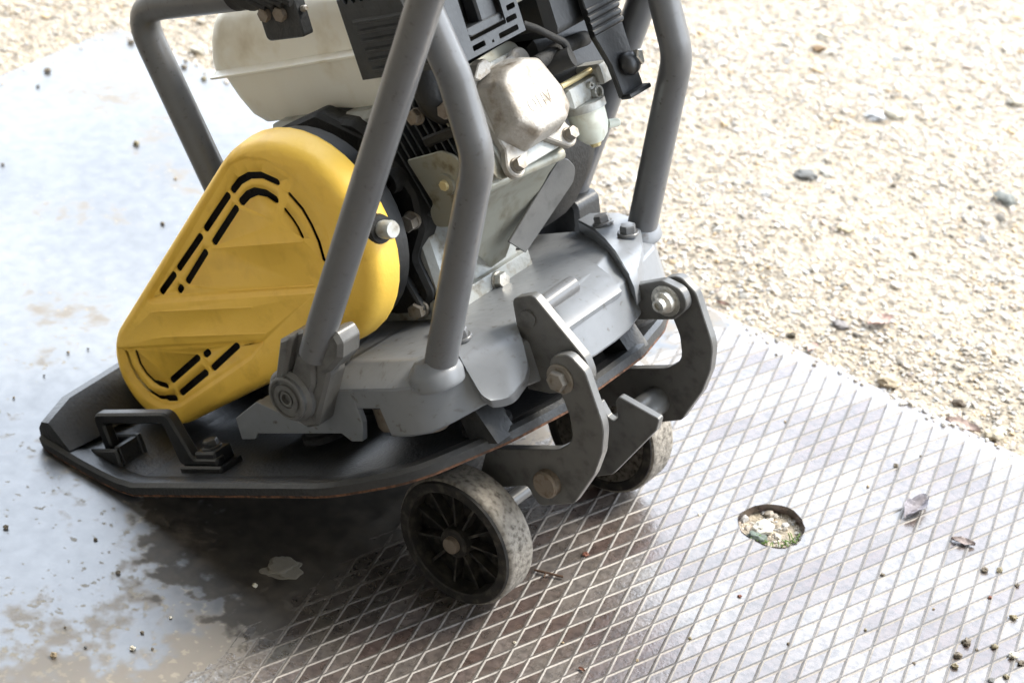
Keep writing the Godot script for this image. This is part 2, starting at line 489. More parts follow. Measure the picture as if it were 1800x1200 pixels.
func console(root: Node) -> void:
	var s := Sh.new()
	# the near side wall with its nose and its arched notch
	var wall := fil(v2([-0.162, 0.184, -0.160, 0.206, -0.122, 0.223, -0.060, 0.196, -0.046, 0.199, -0.026, 0.2325, 0.0115, 0.2325, 0.0115, 0.2, 0.004, 0.182, -0.011, 0.182, -0.021, 0.190, -0.136, 0.190, -0.143, 0.184]),
		[0.001, 0.001, 0.0015, 0.004, 0.004, 0.003, 0.0005, 0.006, 0.003, 0.003, 0.004, 0.003, 0.002], 4)
	prism(s, wall, 0.173, 0.1797, 0.0005)
	prism(s, fil(v2([-0.158, 0.1885, -0.157, 0.2055, -0.122, 0.2222, -0.064, 0.1962, -0.064, 0.1912]), 0.001, 2), 0.02, 0.1735, 0.001)
	# body in plan: x, z, height of the lower edge
	var plan := [[-0.028, 0.1795, 0.215], [0.0405, 0.1795, 0.2135], [0.0435, 0.1795, 0.186], [0.066, 0.1795, 0.186], [0.088, 0.174, 0.187], [0.106, 0.160, 0.191], [0.122, 0.137, 0.195], [0.136, 0.108, 0.196], [0.150, 0.070, 0.193], [0.158, 0.040, 0.190], [0.160, 0.015, 0.189], [0.160, -0.015, 0.189], [0.158, -0.040, 0.190], [0.150, -0.070, 0.192], [0.140, -0.104, 0.194], [0.130, -0.137, 0.194], [0.114, -0.160, 0.191], [0.092, -0.174, 0.187], [0.066, -0.180, 0.186], [-0.15, -0.180, 0.186], [-0.15, -0.05, 0.205], [-0.115, 0.02, 0.215], [-0.072, 0.09, 0.220]]
	var pl := []
	for p in plan: pl.append(Vector2(p[0], p[1]))
	var d := []
	var low := []
	for i in pl.size():
		var k := (i + 1) % pl.size()
		var nn := maxi(1, int(pl[i].distance_to(pl[k]) / 0.012))
		for j in nn:
			d.append(pl[i].lerp(pl[k], float(j) / nn))
			low.append(lerpf(plan[i][2], plan[k][2], float(j) / nn))
	var i1 := inset(d, 0.0015)
	var i2 := inset(d, 0.009)
	var i3 := inset(d, 0.024)
	var i4 := inset(d, 0.029)
	var r := [[], [], [], [], [], [], []]
	var i0 := inset(d, 0.005)
	for i in d.size():
		r[6].append(P(i0[i].x, 0.2165, i0[i].y))
		r[0].append(P(i1[i].x, low[i], i1[i].y))
		r[1].append(P(d[i].x, low[i] + 0.002, d[i].y))
		r[2].append(P(d[i].x, 0.231, d[i].y))
		r[3].append(P(i1[i].x, 0.2335, i1[i].y))
		r[4].append(P(i3[i].x, 0.2485, i3[i].y))
		r[5].append(P(i4[i].x, 0.250, i4[i].y))
	r.push_front(r.pop_back())
	loft(s, r)
	# raised far corner, its step looks back to the belt side
	var st := [P(0.035, 0.2625, -0.150), P(0.050, 0.2625, -0.1395), P(0.077, 0.2620, -0.121), P(0.108, 0.2600, -0.0965), P(0.136, 0.2545, -0.0745), P(0.150, 0.2465, -0.064), P(0.1595, 0.2370, -0.0585), P(0.1625, 0.2260, -0.0570)]
	var bk := [P(0.035, 0.2615, -0.170), P(0.050, 0.2615, -0.169), P(0.075, 0.2610, -0.166), P(0.098, 0.2580, -0.156), P(0.120, 0.2515, -0.138), P(0.1385, 0.2430, -0.111), P(0.1510, 0.2340, -0.084), P(0.1575, 0.2255, -0.071)]
	var fg := []
	for i in st.size():
		var row := [(st[i] as Vector3).lerp(bk[i], 0.0) - P(0.0, 0.0018, 0.0), (st[i] as Vector3).lerp(bk[i], 0.05)]
		for f in [0.3, 0.55, 0.8, 1.0]: row.append((st[i] as Vector3).lerp(bk[i], f))
		fg.append(row)
	shell(s, fg, P(0.003, 0.019, 0.0))
	# the rear panel, a sheet laid over the console from the near corner to a ridge before the step
	var pg := []
	for r5 in [[0.040, 0.2538, 0.062, -0.0935], [0.085, 0.2538, 0.062, -0.0735], [0.108, 0.2534, 0.062, -0.0630], [0.128, 0.2510, 0.062, -0.0540], [0.148, 0.2430, 0.062, -0.0455], [0.1585, 0.2350, 0.062, -0.0405], [0.1628, 0.2290, 0.062, -0.0385]]:
		var row := []
		for k in 12:
			row.append(P(r5[0], r5[1], lerpf(r5[2], r5[3], k / 11.0)))
		pg.append(row)
	shell(s, pg, P(0.002, 0.0045, 0.0))
	var body := part("console", s, M.grayrough, root, 24.0)
	# welded collars at the feet of the guard
	for z in [0.154, -0.154]:
		var c := Sh.new()
		var b := 0.0 if z > 0 else 0.006
		lathe(c, [Vector2(0, 0.226), Vector2(0.0235, 0.226), Vector2(0.0255, 0.229), Vector2(0.0255, 0.238), Vector2(0.0235, 0.2425), Vector2(0.018, 0.249), Vector2(0.0155, 0.2515), Vector2(0, 0.2515)], P(0.098, b, z), Vector3.UP, 32)
		part("leg_collar", c, M.grayrough, body)
	# the flap that drapes over the near rear corner
	var f := Sh.new()
	var rails := [[P(0.048, 0.2545, 0.098), P(0.062, 0.2550, 0.030)], [P(0.092, 0.2538, 0.122), P(0.105, 0.2548, 0.045)], [P(0.109, 0.2490, 0.1335), P(0.131, 0.2505, 0.072)], [P(0.1203, 0.2384, 0.1406), P(0.1475, 0.2425, 0.086)], [P(0.1264, 0.2252, 0.1424), P(0.1545, 0.2290, 0.094)], [P(0.1330, 0.2105, 0.1435), P(0.1560, 0.2160, 0.098)], [P(0.1385, 0.2030, 0.1405), P(0.1545, 0.2065, 0.106)]]
	var gs := []
	for i in range(0, (rails.size() - 1) * 4 + 1):
		var k := mini(i / 4, rails.size() - 2)
		var u := (i - k * 4) / 4.0
		var ends := []
		for e in 2:
			ends.append((rails[k][e] as Vector3).cubic_interpolate(rails[k + 1][e], rails[maxi(k - 1, 0)][e], rails[mini(k + 2, rails.size() - 1)][e], u))
		var row := []
		for j in 11:
			var f2 := j / 10.0
			var p: Vector3 = (ends[0] as Vector3).lerp(ends[1], f2)
			var dip := clampf((i - 16.0) / 8.0, 0.0, 1.0)
			p.y -= 0.0055 * dip * sin(f2 * PI)
			# the sheet is pressed in towards the bracket
			p.x -= 0.0035 * clampf((i - 6.0) / 6.0, 0.0, 1.0) * smoothstep(0.45, 0.95, f2)
			row.append(p)
		gs.append(row)
	shell(f, gs, P(0.0055, 0.0095, 0.0055))
	part("corner_flap", f, M.grayrough, body, 50.0)
	bolts(body, [[P(0.1030, 0.2538, 0.1170), P(0.12, 1, 0.12), 0.0072, 0.009, 0.0105], [P(0.0670, 0.2548, 0.0850), Vector3.UP, 0.0068, 0.008, 0.010], [P(0.080, 0.2625, -0.134), Vector3.UP, 0.0072, 0.009, 0.0105], [P(0.122, 0.2565, -0.117), P(0.25, 1, 0), 0.0072, 0.009, 0.0105]], M.gray)
	# dark well behind the console front
	var dk := Sh.new()
	box(dk, P(-0.10, 0.17, -0.12), P(0.06, 0.19, 0.10), 0.002)
	part("exciter_cover", dk, M.blackdeep, root)
	for c in [[0.014, 0.148], [0.072, 0.150]]:
		var q := Sh.new()
		lathe(q, [Vector2(0, 0.181), Vector2(0.011, 0.181), Vector2(0.013, 0.186), Vector2(0.013, 0.205), Vector2(0, 0.205)], P(c[0], 0, c[1]), Vector3.UP, 20)
		part("mount_nut", q, M.rustnut, root)

func tubes(root: Node) -> void:
	var s := Sh.new()
	tube(s, bend([P(0.0975, 0.232, 0.154), P(0.2255, 0.427, 0.151), P(0.2265, 0.500, 0.150), P(0.208, 0.62, 0.150), P(0.13, 0.76, 0.15), P(-0.05, 0.80, 0.145)], 0.06), 0.0147, 22)
	part("guard_tube", s, M.gray, root)
	s = Sh.new()
	tube(s, bend([P(0.0985, 0.232, -0.154), P(0.212, 0.412, -0.152), P(0.218, 0.500, -0.150), P(0.205, 0.62, -0.150), P(0.13, 0.76, -0.15), P(-0.05, 0.80, -0.145)], 0.06), 0.0147, 22)
	part("guard_tube", s, M.gray, root)
	s = Sh.new()
	tube(s, bend([P(-0.183, 0.232, 0.064), P(-0.2345, 0.588, 0.066), P(-0.045, 0.580, 0.071)], 0.032), 0.0147, 22)
	part("guard_tube", s, M.gray, root)
	for e in [[P(0.010, 0.2805, 0.2035), P(0.036, 0.3090, 0.2060), P(0.60, 0.93, 0.2075)], [P(-0.030, 0.255, -0.209), P(-0.016, 0.272, -0.211), P(0.50, 0.872, -0.213)]]:
		s = Sh.new()
		tube(s, bend(e, 0.2, 4), 0.0146, 22)
		part("handle_tube", s, M.gray, root)
	# hinge at the near foot of the handle
	s = Sh.new()
	prism(s, fil(v2([0.004, 0.303, -0.020, 0.298, -0.031, 0.288, -0.044, 0.262, -0.064, 0.240, -0.062, 0.222, -0.040, 0.205, -0.024, 0.207, -0.010, 0.226, 0.014, 0.256, 0.022, 0.280]), 0.008, 4), 0.176, 0.2015, 0.003)
	prism(s, fil(v2([-0.004, 0.302, -0.021, 0.298, -0.042, 0.266, -0.058, 0.246, -0.052, 0.236, -0.036, 0.256, -0.014, 0.284]), 0.004, 4), 0.190, 0.2125, 0.003)
	prism(s, fil(v2([0.012, 0.260, 0.026, 0.264, 0.046, 0.276, 0.053, 0.290, 0.050, 0.302, 0.036, 0.300, 0.022, 0.286, 0.010, 0.272]), 0.005, 4), 0.180, 0.2095, 0.004)
	prism(s, fil(v2([-0.034, 0.258, -0.010, 0.284, 0.006, 0.272, -0.004, 0.250, -0.018, 0.236]), 0.004, 4), 0.190, 0.2065, 0.003)
	lathe(s, [Vector2(0, 0.170), Vector2(0.026, 0.170), Vector2(0.026, 0.2065), Vector2(0.0235, 0.2095), Vector2(0.021, 0.2105), Vector2(0, 0.2105)], P(-0.038, 0.241, 0), P(0, 0, 1), 32)
	var h := part("handle_hinge", s, M.link, root)
	s = Sh.new()
	var pr := [Vector2(0, 0.2), Vector2(0.0215, 0.2), Vector2(0.0215, 0.2125), Vector2(0.020, 0.2135), Vector2(0.0185, 0.2135), Vector2(0.018, 0.2115), Vector2(0.0145, 0.2115), Vector2(0.014, 0.2135), Vector2(0.0095, 0.2135), Vector2(0.009, 0.2115), Vector2(0.0075, 0.2115), Vector2(0.007, 0.2135), Vector2(0.0052, 0.2135), Vector2(0.0045, 0.208), Vector2(0, 0.208)]
	lathe(s, pr, P(-0.037, 0.241, 0.001), P(0, 0, 1), 32)
	part("bearing_disc", s, M.link, h, 20.0)
	s = Sh.new()
	prism(s, fil(v2([-0.012, 0.276, -0.052, 0.268, -0.064, 0.242, -0.060, 0.205, -0.020, 0.205, 0.004, 0.244, 0.010, 0.268]), 0.010, 4), -0.224, -0.182, 0.004)
	lathe(s, [Vector2(0, 0), Vector2(0.021, 0), Vector2(0.021, 0.02), Vector2(0.018, 0.024), Vector2(0, 0.024)], P(-0.024, 0.252, -0.209), P(0.68, 0.73, 0), 26)
	part("handle_hinge", s, M.black, root)
	# stop for the folded handle, hung on the end of the front guard tube
	s = Sh.new()
	prism(s, fil(v2([-0.038, 0.590, -0.0395, 0.5395, 0.0095, 0.538, 0.0125, 0.590]), [0.002, 0.006, 0.003, 0.002], 4), 0.0795, 0.0935, 0.0015)
	var st := part("handle_stop", s, M.black, root)
	s = Sh.new()
	lathe(s, [Vector2(0, -0.032), Vector2(0.017, -0.032), Vector2(0.0195, -0.028), Vector2(0.0175, -0.018), Vector2(0.0205, -0.008), Vector2(0.018, 0.002), Vector2(0.0215, 0.014), Vector2(0.021, 0.03), Vector2(0, 0.03)], P(-0.043, 0.5865, 0.080), P(1, -0.06, 0.05), 22)
	for k in 4:
		tube(s, [P(-0.046 + 0.011 * k, 0.597, 0.094), P(-0.036 + 0.011 * k, 0.580, 0.0985), P(-0.022 + 0.011 * k, 0.571, 0.096)], 0.0042, 10)
	part("rubber_buffer", s, M.rubber, st)
	bolts(st, [[P(-0.0285, 0.5645, 0.0935), P(0, 0, 1), 0.0062, 0.005, 0.0065], [P(-0.009, 0.5625, 0.0935), P(0, 0, 1), 0.0064, 0.005, 0.0068]], M.rustnut)
	s = Sh.new()
	lathe(s, [Vector2(0, 0), Vector2(0.003, 0), Vector2(0.003, 0.004), Vector2(0.0018, 0.0055), Vector2(0, 0.0055)], P(0.0120, 0.562, 0.087), P(1, 0, 0), 12)
	part("rivet", s, M.zincdull, st)

func hull2(a: Vector2, ra: float, b: Vector2, rb: float, n := 22) -> Array:
	# outline of two discs joined by their outer tangents
	var d := b - a
	var base := d.angle()
	var off := acos(clampf((ra - rb) / d.length(), -1.0, 1.0))
	var out := []
	for i in n + 1:
		var t := lerpf(base + off, base + TAU - off, float(i) / n)
		out.append(a + Vector2(cos(t), sin(t)) * ra)
	for i in n + 1:
		var t := lerpf(base - off, base + off, float(i) / n)
		out.append(b + Vector2(cos(t), sin(t)) * rb)
	return out

func csgmesh(s: Sh, op: int, parent: Node, m: Material) -> void:
	var c := CSGMesh3D.new()
	c.mesh = mesh_of(s, 30.0)
	c.operation = op as CSGShape3D.Operation
	c.material = m
	c.name = "cutter" if op == CSGShape3D.OPERATION_SUBTRACTION else "shell"
	parent.add_child(c, true)

func belt_cover(root: Node) -> void:
	var A := Vector2(-0.041, 0.3615)
	var B := Vector2(-0.294, 0.243)
	var comb := CSGMesh3D.new()
	comb.name = "belt_cover"
	var s := Sh.new()
	var rings := []
	for q in [[0.013, 0.010, 0.1440], [0.006, 0.0045, 0.1400], [0.0035, 0.0030, 0.1175], [0.0, 0.0, 0.117], [-0.0006, -0.0006, 0.120], [0.0012, 0.0002, 0.136], [0.0028, 0.0008, 0.1415], [0.0060, 0.0024, 0.1458], [0.0100, 0.0048, 0.1484], [0.0140, 0.0085, 0.1496]]:
		rings.append(ring3(hull2(A, 0.1048 - q[0], B, 0.0612 - q[1]), q[2]))
	loft(s, rings)
	comb.mesh = mesh_of(s, 34.0)
	comb.material = M.yellow
	root.add_child(comb, true)
	# the two sunken panels, with sloped sides
	var up := fil(v2([-0.276, 0.3155, -0.084, 0.4485, -0.060, 0.4525, -0.030, 0.4475, -0.002, 0.428, 0.013, 0.404, 0.018, 0.372, 0.010, 0.345, -0.006, 0.328, -0.026, 0.3165]), [0.006, 0.02, 0.03, 0.03, 0.02, 0.03, 0.03, 0.02, 0.02, 0.01], 4)
	var lo := fil(v2([-0.340, 0.271, -0.112, 0.2735, -0.146, 0.253, -0.276, 0.2045, -0.300, 0.2005, -0.322, 0.2095, -0.338, 0.232, -0.342, 0.252]), [0.002, 0.004, 0.01, 0.02, 0.02, 0.02, 0.02, 0.02], 4)
	for pan in [up, lo]:
		var c := Sh.new()
		loft(c, [ring3(inset(pan, 0.0046), 0.1452), ring3(inset(pan, 0.0030), 0.1458), ring3(inset(pan, 0.0002), 0.1492), ring3(inset(pan, -0.0012), 0.1502), ring3(inset(pan, -0.0012), 0.158)])
		csgmesh(c, CSGShape3D.OPERATION_SUBTRACTION, comb, M.yellow)
	var cuts := [
		[[-0.101, 0.416, -0.148, 0.386], 0.0035], [[-0.096, 0.403, -0.143, 0.372], 0.0035], [[-0.159, 0.379, -0.207, 0.349], 0.0034], [[-0.160, 0.363, -0.201, 0.335], 0.0034],
		[[-0.217, 0.343, -0.245, 0.326], 0.0034], [[-0.213, 0.3295, -0.218, 0.326], 0.0034],
		[[-0.092, 0.4205, -0.078, 0.4285, -0.063, 0.4325, -0.047, 0.4315, -0.030, 0.4235], 0.0035], [[-0.086, 0.4085, -0.074, 0.4145, -0.062, 0.417, -0.049, 0.414, -0.040, 0.4075], 0.0040],
		[[-0.0195, 0.411, -0.0095, 0.396, -0.005, 0.380, -0.003, 0.364, -0.0045, 0.3465], 0.0022], [[-0.0320, 0.397, -0.0265, 0.387, -0.0235, 0.379, -0.0220, 0.370], 0.0020],
		[[-0.163, 0.2665, -0.210, 0.2440], 0.0035], [[-0.227, 0.2555, -0.279, 0.232], 0.0035], [[-0.223, 0.2395, -0.272, 0.218], 0.0035], [[-0.208, 0.261, -0.215, 0.258], 0.0034],
		[[-0.3335, 0.264, -0.3345, 0.250, -0.331, 0.235, -0.322, 0.222, -0.308, 0.2135, -0.284, 0.2125], 0.0023], [[-0.318, 0.264, -0.319, 0.251, -0.315, 0.240, -0.307, 0.231, -0.292, 0.226], 0.0023],
		[[-0.296, 0.2125, -0.284, 0.2125], 0.0036], [[-0.302, 0.229, -0.291, 0.226], 0.0034]]
	for k in cuts:
		var pl := PackedVector2Array()
		for i in range(0, k[0].size(), 2): pl.append(Vector2(k[0][i], k[0][i + 1]) * 1000.0)
		var off := Geometry2D.offset_polyline(pl, k[1] * 1000.0, Geometry2D.JOIN_ROUND, Geometry2D.END_ROUND)
		var poly := []
		for p in off[0]: poly.append(p / 1000.0)
		var c := Sh.new()
		prism(c, poly, 0.128, 0.160, 0.0)
		csgmesh(c, CSGShape3D.OPERATION_SUBTRACTION, comb, M.yellow)
	# raised creases moulded in the face
	for e in [[-0.267, 0.3075, -0.116, 0.3065], [-0.262, 0.2805, -0.110, 0.2795], [-0.150, 0.366, -0.020, 0.3655], [-0.150, 0.3225, -0.028, 0.3225]]:
		var c := Sh.new()
		var z := 0.1496 if e[1] < 0.31 else 0.1452
		loft(c, [ring3(v2([e[0], e[1] - 0.0016, e[2], e[3] - 0.0016, e[2], e[3] + 0.0016, e[0], e[1] + 0.0016]), z - 0.001), ring3(v2([e[0] + 0.002, e[1] - 0.0003, e[2] - 0.002, e[3] - 0.0003, e[2] - 0.002, e[3] + 0.0003, e[0] + 0.002, e[1] + 0.0003]), z + 0.0007)])
		csgmesh(c, CSGShape3D.OPERATION_UNION, comb, M.yellow)
	# back plate, then a solid dark liner standing in for shade behind the slots
	var b := Sh.new()
	prism(b, hull2(A, 0.0985, B, 0.0570), 0.093, 0.1186, 0.003)
	part("cover_back", b, M.plastic, root)
	b = Sh.new()
	prism(b, hull2(A, 0.094, B, 0.0545), 0.1190, 0.1325, 0.003)
	part("dark_liner", b, M.rubber, root)
	# bolt with its rubber grommet on the rear of the rim
	b = Sh.new()
	lathe(b, [Vector2(0, -0.012), Vector2(0.0135, -0.012), Vector2(0.0145, -0.004), Vector2(0.0125, 0.003), Vector2(0, 0.003)], P(0.0630, 0.366, 0.1305), P(1, -0.04, 0.12), 22)
	var gr := part("grommet", b, M.rubber, root)
	b = Sh.new()
	lathe(b, [Vector2(0, 0), Vector2(0.0078, 0), Vector2(0.0085, 0.003), Vector2(0.0085, 0.013), Vector2(0.0072, 0.016), Vector2(0, 0.0165)], P(0.0655, 0.3658, 0.1308), P(1, -0.04, 0.12), 18)
	part("screw_head", b, M.alugrey, gr)

func engine(root: Node) -> void:
	var C := Vector2(-0.041, 0.369)
	# crankcase
	var s := Sh.new()
	box(s, P(-0.125, 0.268, -0.085), P(0.030, 0.452, 0.052), 0.006)
	box(s, P(-0.115, 0.262, -0.058), P(0.037, 0.345, 0.058), 0.006)
	var cc := part("crankcase", s, M.alugrey, root)
	s = Sh.new()
	prism(s, fil(v2([-0.140, 0.258, 0.018, 0.258, 0.030, 0.276, 0.024, 0.312, 0.046, 0.338, 0.050, 0.372, 0.040, 0.402, 0.016, 0.432, -0.041, 0.462, -0.10, 0.450, -0.140, 0.40]), 0.014, 4), 0.040, 0.066, 0.004)
	lathe(s, [Vector2(0, 0.06), Vector2(0.062, 0.06), Vector2(0.055, 0.076), Vector2(0, 0.076)], P(C.x, C.y, 0), P(0, 0, 1), 30)
	prism(s, fil(v2([0.010, 0.300, 0.022, 0.262, -0.02, 0.262, -0.02, 0.300]), 0.004, 3), 0.064, 0.074, 0.002)
	lathe(s, [Vector2(0, 0.06), Vector2(0.013, 0.06), Vector2(0.011, 0.076), Vector2(0.0045, 0.076), Vector2(0.0042, 0.064), Vector2(0, 0.064)], P(0.032, 0.390, 0), P(0, 0, 1), 20)
	var sc := part("side_cover", s, M.blackdeep, root)
	bolts(sc, [[P(0.038, 0.350, 0.066), P(0.2, 0, 1), 0.0075, 0.012, 0.009], [P(0.012, 0.264, 0.068), P(0.2, 0, 1), 0.0075, 0.010, 0.010]], M.zincdull)
	# fan housing on the far side
	s = Sh.new()
	lathe(s, [Vector2(0, -0.20), Vector2(0.07, -0.20), Vector2(0.105, -0.185), Vector2(0.115, -0.16), Vector2(0.115, -0.085), Vector2(0, -0.085)], P(C.x, C.y, 0), P(0, 0, 1), 36)
	part("fan_housing", s, M.blackdeep, root)
	# mounting rail
	s = Sh.new()
	box(s, P(-0.12, 0.2495, -0.0605), P(0.0455, 0.2685, 0.0630), 0.0015)
	var ra := part("mounting_rail", s, M.alugrey, root)
	bolts(ra, [[P(0.0455, 0.2585, -0.0075), P(1, 0, 0), 0.0075, 0.009, 0.0095]], M.zinc)
	bolts(ra, [[P(0.022, 0.2690, -0.047), Vector3.UP, 0.008, 0.009, 0.011, 0.016]], M.rustnut, "stud_nut")
	# cylinder: a frame along its own axis
	var a := deg_to_rad(17.0)
	var dir := P(cos(a), sin(a), 0)
	var up := P(-sin(a), cos(a), 0)
	var cyl := Transform3D(Basis(P(0, 0, 1), up, -dir).orthonormalized(), P(C.x, C.y, 0.0))
	# local x = z of the machine, local y = up across the axis, local -z = out along the axis
	s = Sh.new()
	prism(s, circle(Vector2(0, 0), 0.037, 28), -0.05, -0.185, 0.001, cyl)
	prism(s, fil(v2([-0.036, -0.038, 0.036, -0.038, 0.040, 0.040, -0.036, 0.040]), 0.008), -0.15, -0.187, 0.002, cyl)
	var cy := part("cylinder", s, M.blackdeep, root)
	for k in 13:
		var f := Sh.new()
		var z := -0.068 - 0.0092 * k
		prism(f, fil(v2([-0.058, -0.050, 0.056, -0.050, 0.056, 0.052, -0.052, 0.056]), 0.012, 3), z, z - 0.0024, 0.0006, cyl)
		part("fin", f, M.shroud if k > 9 else M.guard, cy)
	# head flange and valve cover
	s = Sh.new()
	var lobes := PackedVector2Array()
	for p in fil(v2([-0.044, -0.038, -0.024, -0.036, 0.018, -0.037, 0.040, -0.028, 0.042, 0.030, 0.028, 0.042, -0.030, 0.042, -0.048, 0.030]), 0.004, 2): lobes.append(p * 1000.0)
	for l in [[0.038, -0.045], [-0.039, -0.045], [0.036, 0.036], [-0.037, 0.036]]:
		var e := PackedVector2Array()
		for p in hull2(Vector2(l[0], l[1]), 0.0105, Vector2(l[0], l[1]) * 0.35, 0.0165, 12): e.append(p * 1000.0)
		lobes = Geometry2D.merge_polygons(lobes, e)[0]
	var lp := []
	for p in lobes: lp.append(p / 1000.0)
	prism(s, lp, -0.184, -0.1925, 0.0014, cyl)
	var base := [0.034, 0.031, 0.041, -0.016, 0.020, -0.0385, -0.032, -0.0365, -0.046, -0.026, -0.049, -0.005, -0.040, 0.034, -0.017, 0.041, 0.022, 0.040]
	var topp := [0.026, 0.024, 0.032, -0.011, 0.0165, -0.0290, -0.023, -0.0300, -0.034, -0.022, -0.0365, -0.005, -0.029, 0.027, -0.014, 0.033, 0.014, 0.032]
	var r0 := fil(v2(base), 0.007, 3)
	var r1 := fil(v2(topp), 0.007, 3)
	loft(s, [ring3(r0, -0.188, cyl), ring3(r0, -0.1945, cyl), ring3(inset(r1, -0.0030), -0.2120, cyl), ring3(inset(r1, -0.0010), -0.2165, cyl), ring3(inset(r1, 0.0018), -0.2185, cyl), ring3(inset(r1, 0.0055), -0.2195, cyl)])
	var vc := part("valve_cover", s, M.alu, root, 33.0)
	var hb := []
	for l in [[0.038, -0.045], [-0.039, -0.045]]:
		hb.append([cyl * P(l[0], l[1], -0.1925), dir, 0.0058, 0.009, 0.0072])
	bolts(vc, hb, M.zincdull)
	var tm := TextMesh.new()
	tm.text = "OHV"
	var fnt := SystemFont.new()
	fnt.font_names = PackedStringArray(["Droid Sans"])
	tm.font = fnt
	tm.font_size = 28
	tm.pixel_size = 0.00060
	tm.depth = 0.0012
	var ti := MeshInstance3D.new()
	ti.name = "raised_lettering"
	ti.mesh = tm
	ti.material_override = M.alu
	ti.transform = Transform3D(Basis(P(0, 0, -1), up, dir), cyl * P(-0.001, -0.006, -0.2193))
	vc.add_child(ti, true)
	# gasket strip of the head
	s = Sh.new()
	prism(s, fil(v2([-0.043, -0.050, 0.043, -0.050, 0.045, 0.046, -0.046, 0.046]), 0.01), -0.176, -0.1842, 0.001, cyl)
	part("cylinder_head", s, M.alugrey, root)
	# sheet metal shroud under the cylinder
	s = Sh.new()
	var pan := fil(v2([0.052, 0.406, 0.098, 0.411, 0.113, 0.405, 0.120, 0.388, 0.122, 0.362, 0.110, 0.338, 0.060, 0.340, 0.060, 0.356, 0.068, 0.363]), [0.003, 0.012, 0.012, 0.006, 0.01, 0.01, 0.008, 0.01, 0.006], 4)
	prism(s, pan, 0.0605, 0.0635, 0.0008)
	lathe(s, [Vector2(0, 0.06), Vector2(0.012, 0.06), Vector2(0.010, 0.066), Vector2(0, 0.066)], P(0.092, 0.380, 0), P(0, 0, 1), 20)
	var g := []
	for row in [[P(0.128, 0.371, 0.058), P(0.132, 0.363, -0.044)], [P(0.120, 0.364, 0.060), P(0.124, 0.355, -0.048)], [P(0.108, 0.356, 0.060), P(0.113, 0.347, -0.048)], [P(0.092, 0.346, 0.058), P(0.104, 0.338, -0.046)], [P(0.078, 0.325, 0.045), P(0.090, 0.322, -0.036)], [P(0.058, 0.296, 0.018), P(0.066, 0.300, -0.030)], [P(0.040, 0.272, -0.012), P(0.048, 0.276, -0.026)]]:
		var rr := []
		for j in 5: rr.append(row[0].lerp(row[1], j / 4.0))
		g.append(rr)
	shell(s, g, P(0.002, 0.0, 0.0) + P(0.0, 0.0018, 0))
	tube(s, [P(0.130, 0.372, 0.057), P(0.134, 0.364, -0.046)], 0.0065, 12)
	var sh := part("cylinder_shroud", s, M.shroud, root, 40.0)
	bolts(sh, [[P(0.092, 0.380, 0.066), P(0, 0, 1), 0.0045, 0.003, 0.005]], M.brass)
	# flat strap behind the shroud
	s = Sh.new()
	var st := fil(v2([-0.012, -0.004, 0.014, 0.0, 0.017, 0.082, 0.010, 0.094, -0.008, 0.094, -0.015, 0.085]), [0.001, 0.001, 0.01, 0.012, 0.012, 0.01], 4)
	prism(s, st, 0.0, 0.003, 0.0006, Transform3D(Basis(P(-0.1, -0.80, -0.60).normalized(), P(0.28, 0.55, -0.74).normalized(), P(0.92, -0.25, 0.2)).orthonormalized(), P(0.080, 0.292, -0.010)))
	part("heat_strap", s, M.link, root)
	# fuel tank: pan and lid meet in a flange
	s = Sh.new()
	var ring := func(x0: float, x1: float, z0: float, z1: float, r: float, y: float) -> Array:
		var o := []
		for p in fil(v2([x0, z0, x1, z0, x1, z1, x0, z1]), r, 6): o.append(P(p.x, y, p.y))
		return o
	loft(s, [ring.call(-0.149, 0.022, -0.105, 0.018, 0.014, 0.4465), ring.call(-0.157, 0.030, -0.115, 0.030, 0.016, 0.4495), ring.call(-0.1665, 0.034, -0.122, 0.0345, 0.016, 0.460), ring.call(-0.1775, 0.036, -0.126, 0.0365, 0.020, 0.478), ring.call(-0.185, 0.037, -0.130, 0.039, 0.020, 0.503)])
	loft(s, [ring.call(-0.1935, 0.038, -0.132, 0.0395, 0.016, 0.502), ring.call(-0.1910, 0.038, -0.132, 0.0392, 0.016, 0.520), ring.call(-0.1870, 0.036, -0.129, 0.0375, 0.020, 0.538), ring.call(-0.181, 0.034, -0.125, 0.0345, 0.022, 0.552), ring.call(-0.174, 0.030, -0.119, 0.029, 0.024, 0.562), ring.call(-0.160, 0.020, -0.11, 0.019, 0.026, 0.5675), ring.call(-0.13, 0.010, -0.10, 0.004, 0.026, 0.569)])
	var tk := part("fuel_tank", s, M.tank, root, 50.0)
	s = Sh.new()
	loft(s, [ring.call(-0.193, 0.041, -0.137, 0.0435, 0.016, 0.5012), ring.call(-0.1970, 0.043, -0.139, 0.0462, 0.017, 0.5020), ring.call(-0.1970, 0.043, -0.139, 0.0462, 0.017, 0.5040), ring.call(-0.1945, 0.041, -0.135, 0.0420, 0.016, 0.5055), ring.call(-0.1925, 0.040, -0.134, 0.0390, 0.016, 0.5090)])
	part("tank_flange", s, M.tank, tk, 50.0)
	s = Sh.new()
	box(s, P(-0.115, 0.425, -0.02), P(-0.085, 0.452, 0.012), 0.003)
	part("tank_bracket", s, M.blackdeep, root)
	s = Sh.new()
	box(s, P(-0.03, 0.43, -0.05), P(0.02, 0.452, 0.02), 0.003)
	part("tank_bracket", s, M.blackdeep, root)
	# recoil cowl under the tank
	s = Sh.new()
	prism(s, fil(v2([-0.11, 0.40, 0.02, 0.40, 0.030, 0.425, 0.00, 0.448, -0.05, 0.456, -0.10, 0.448]), 0.012), -0.085, 0.064, 0.004)
	part("cowl", s, M.blackdeep, root)

	muffler(root)
	carburetor(root)

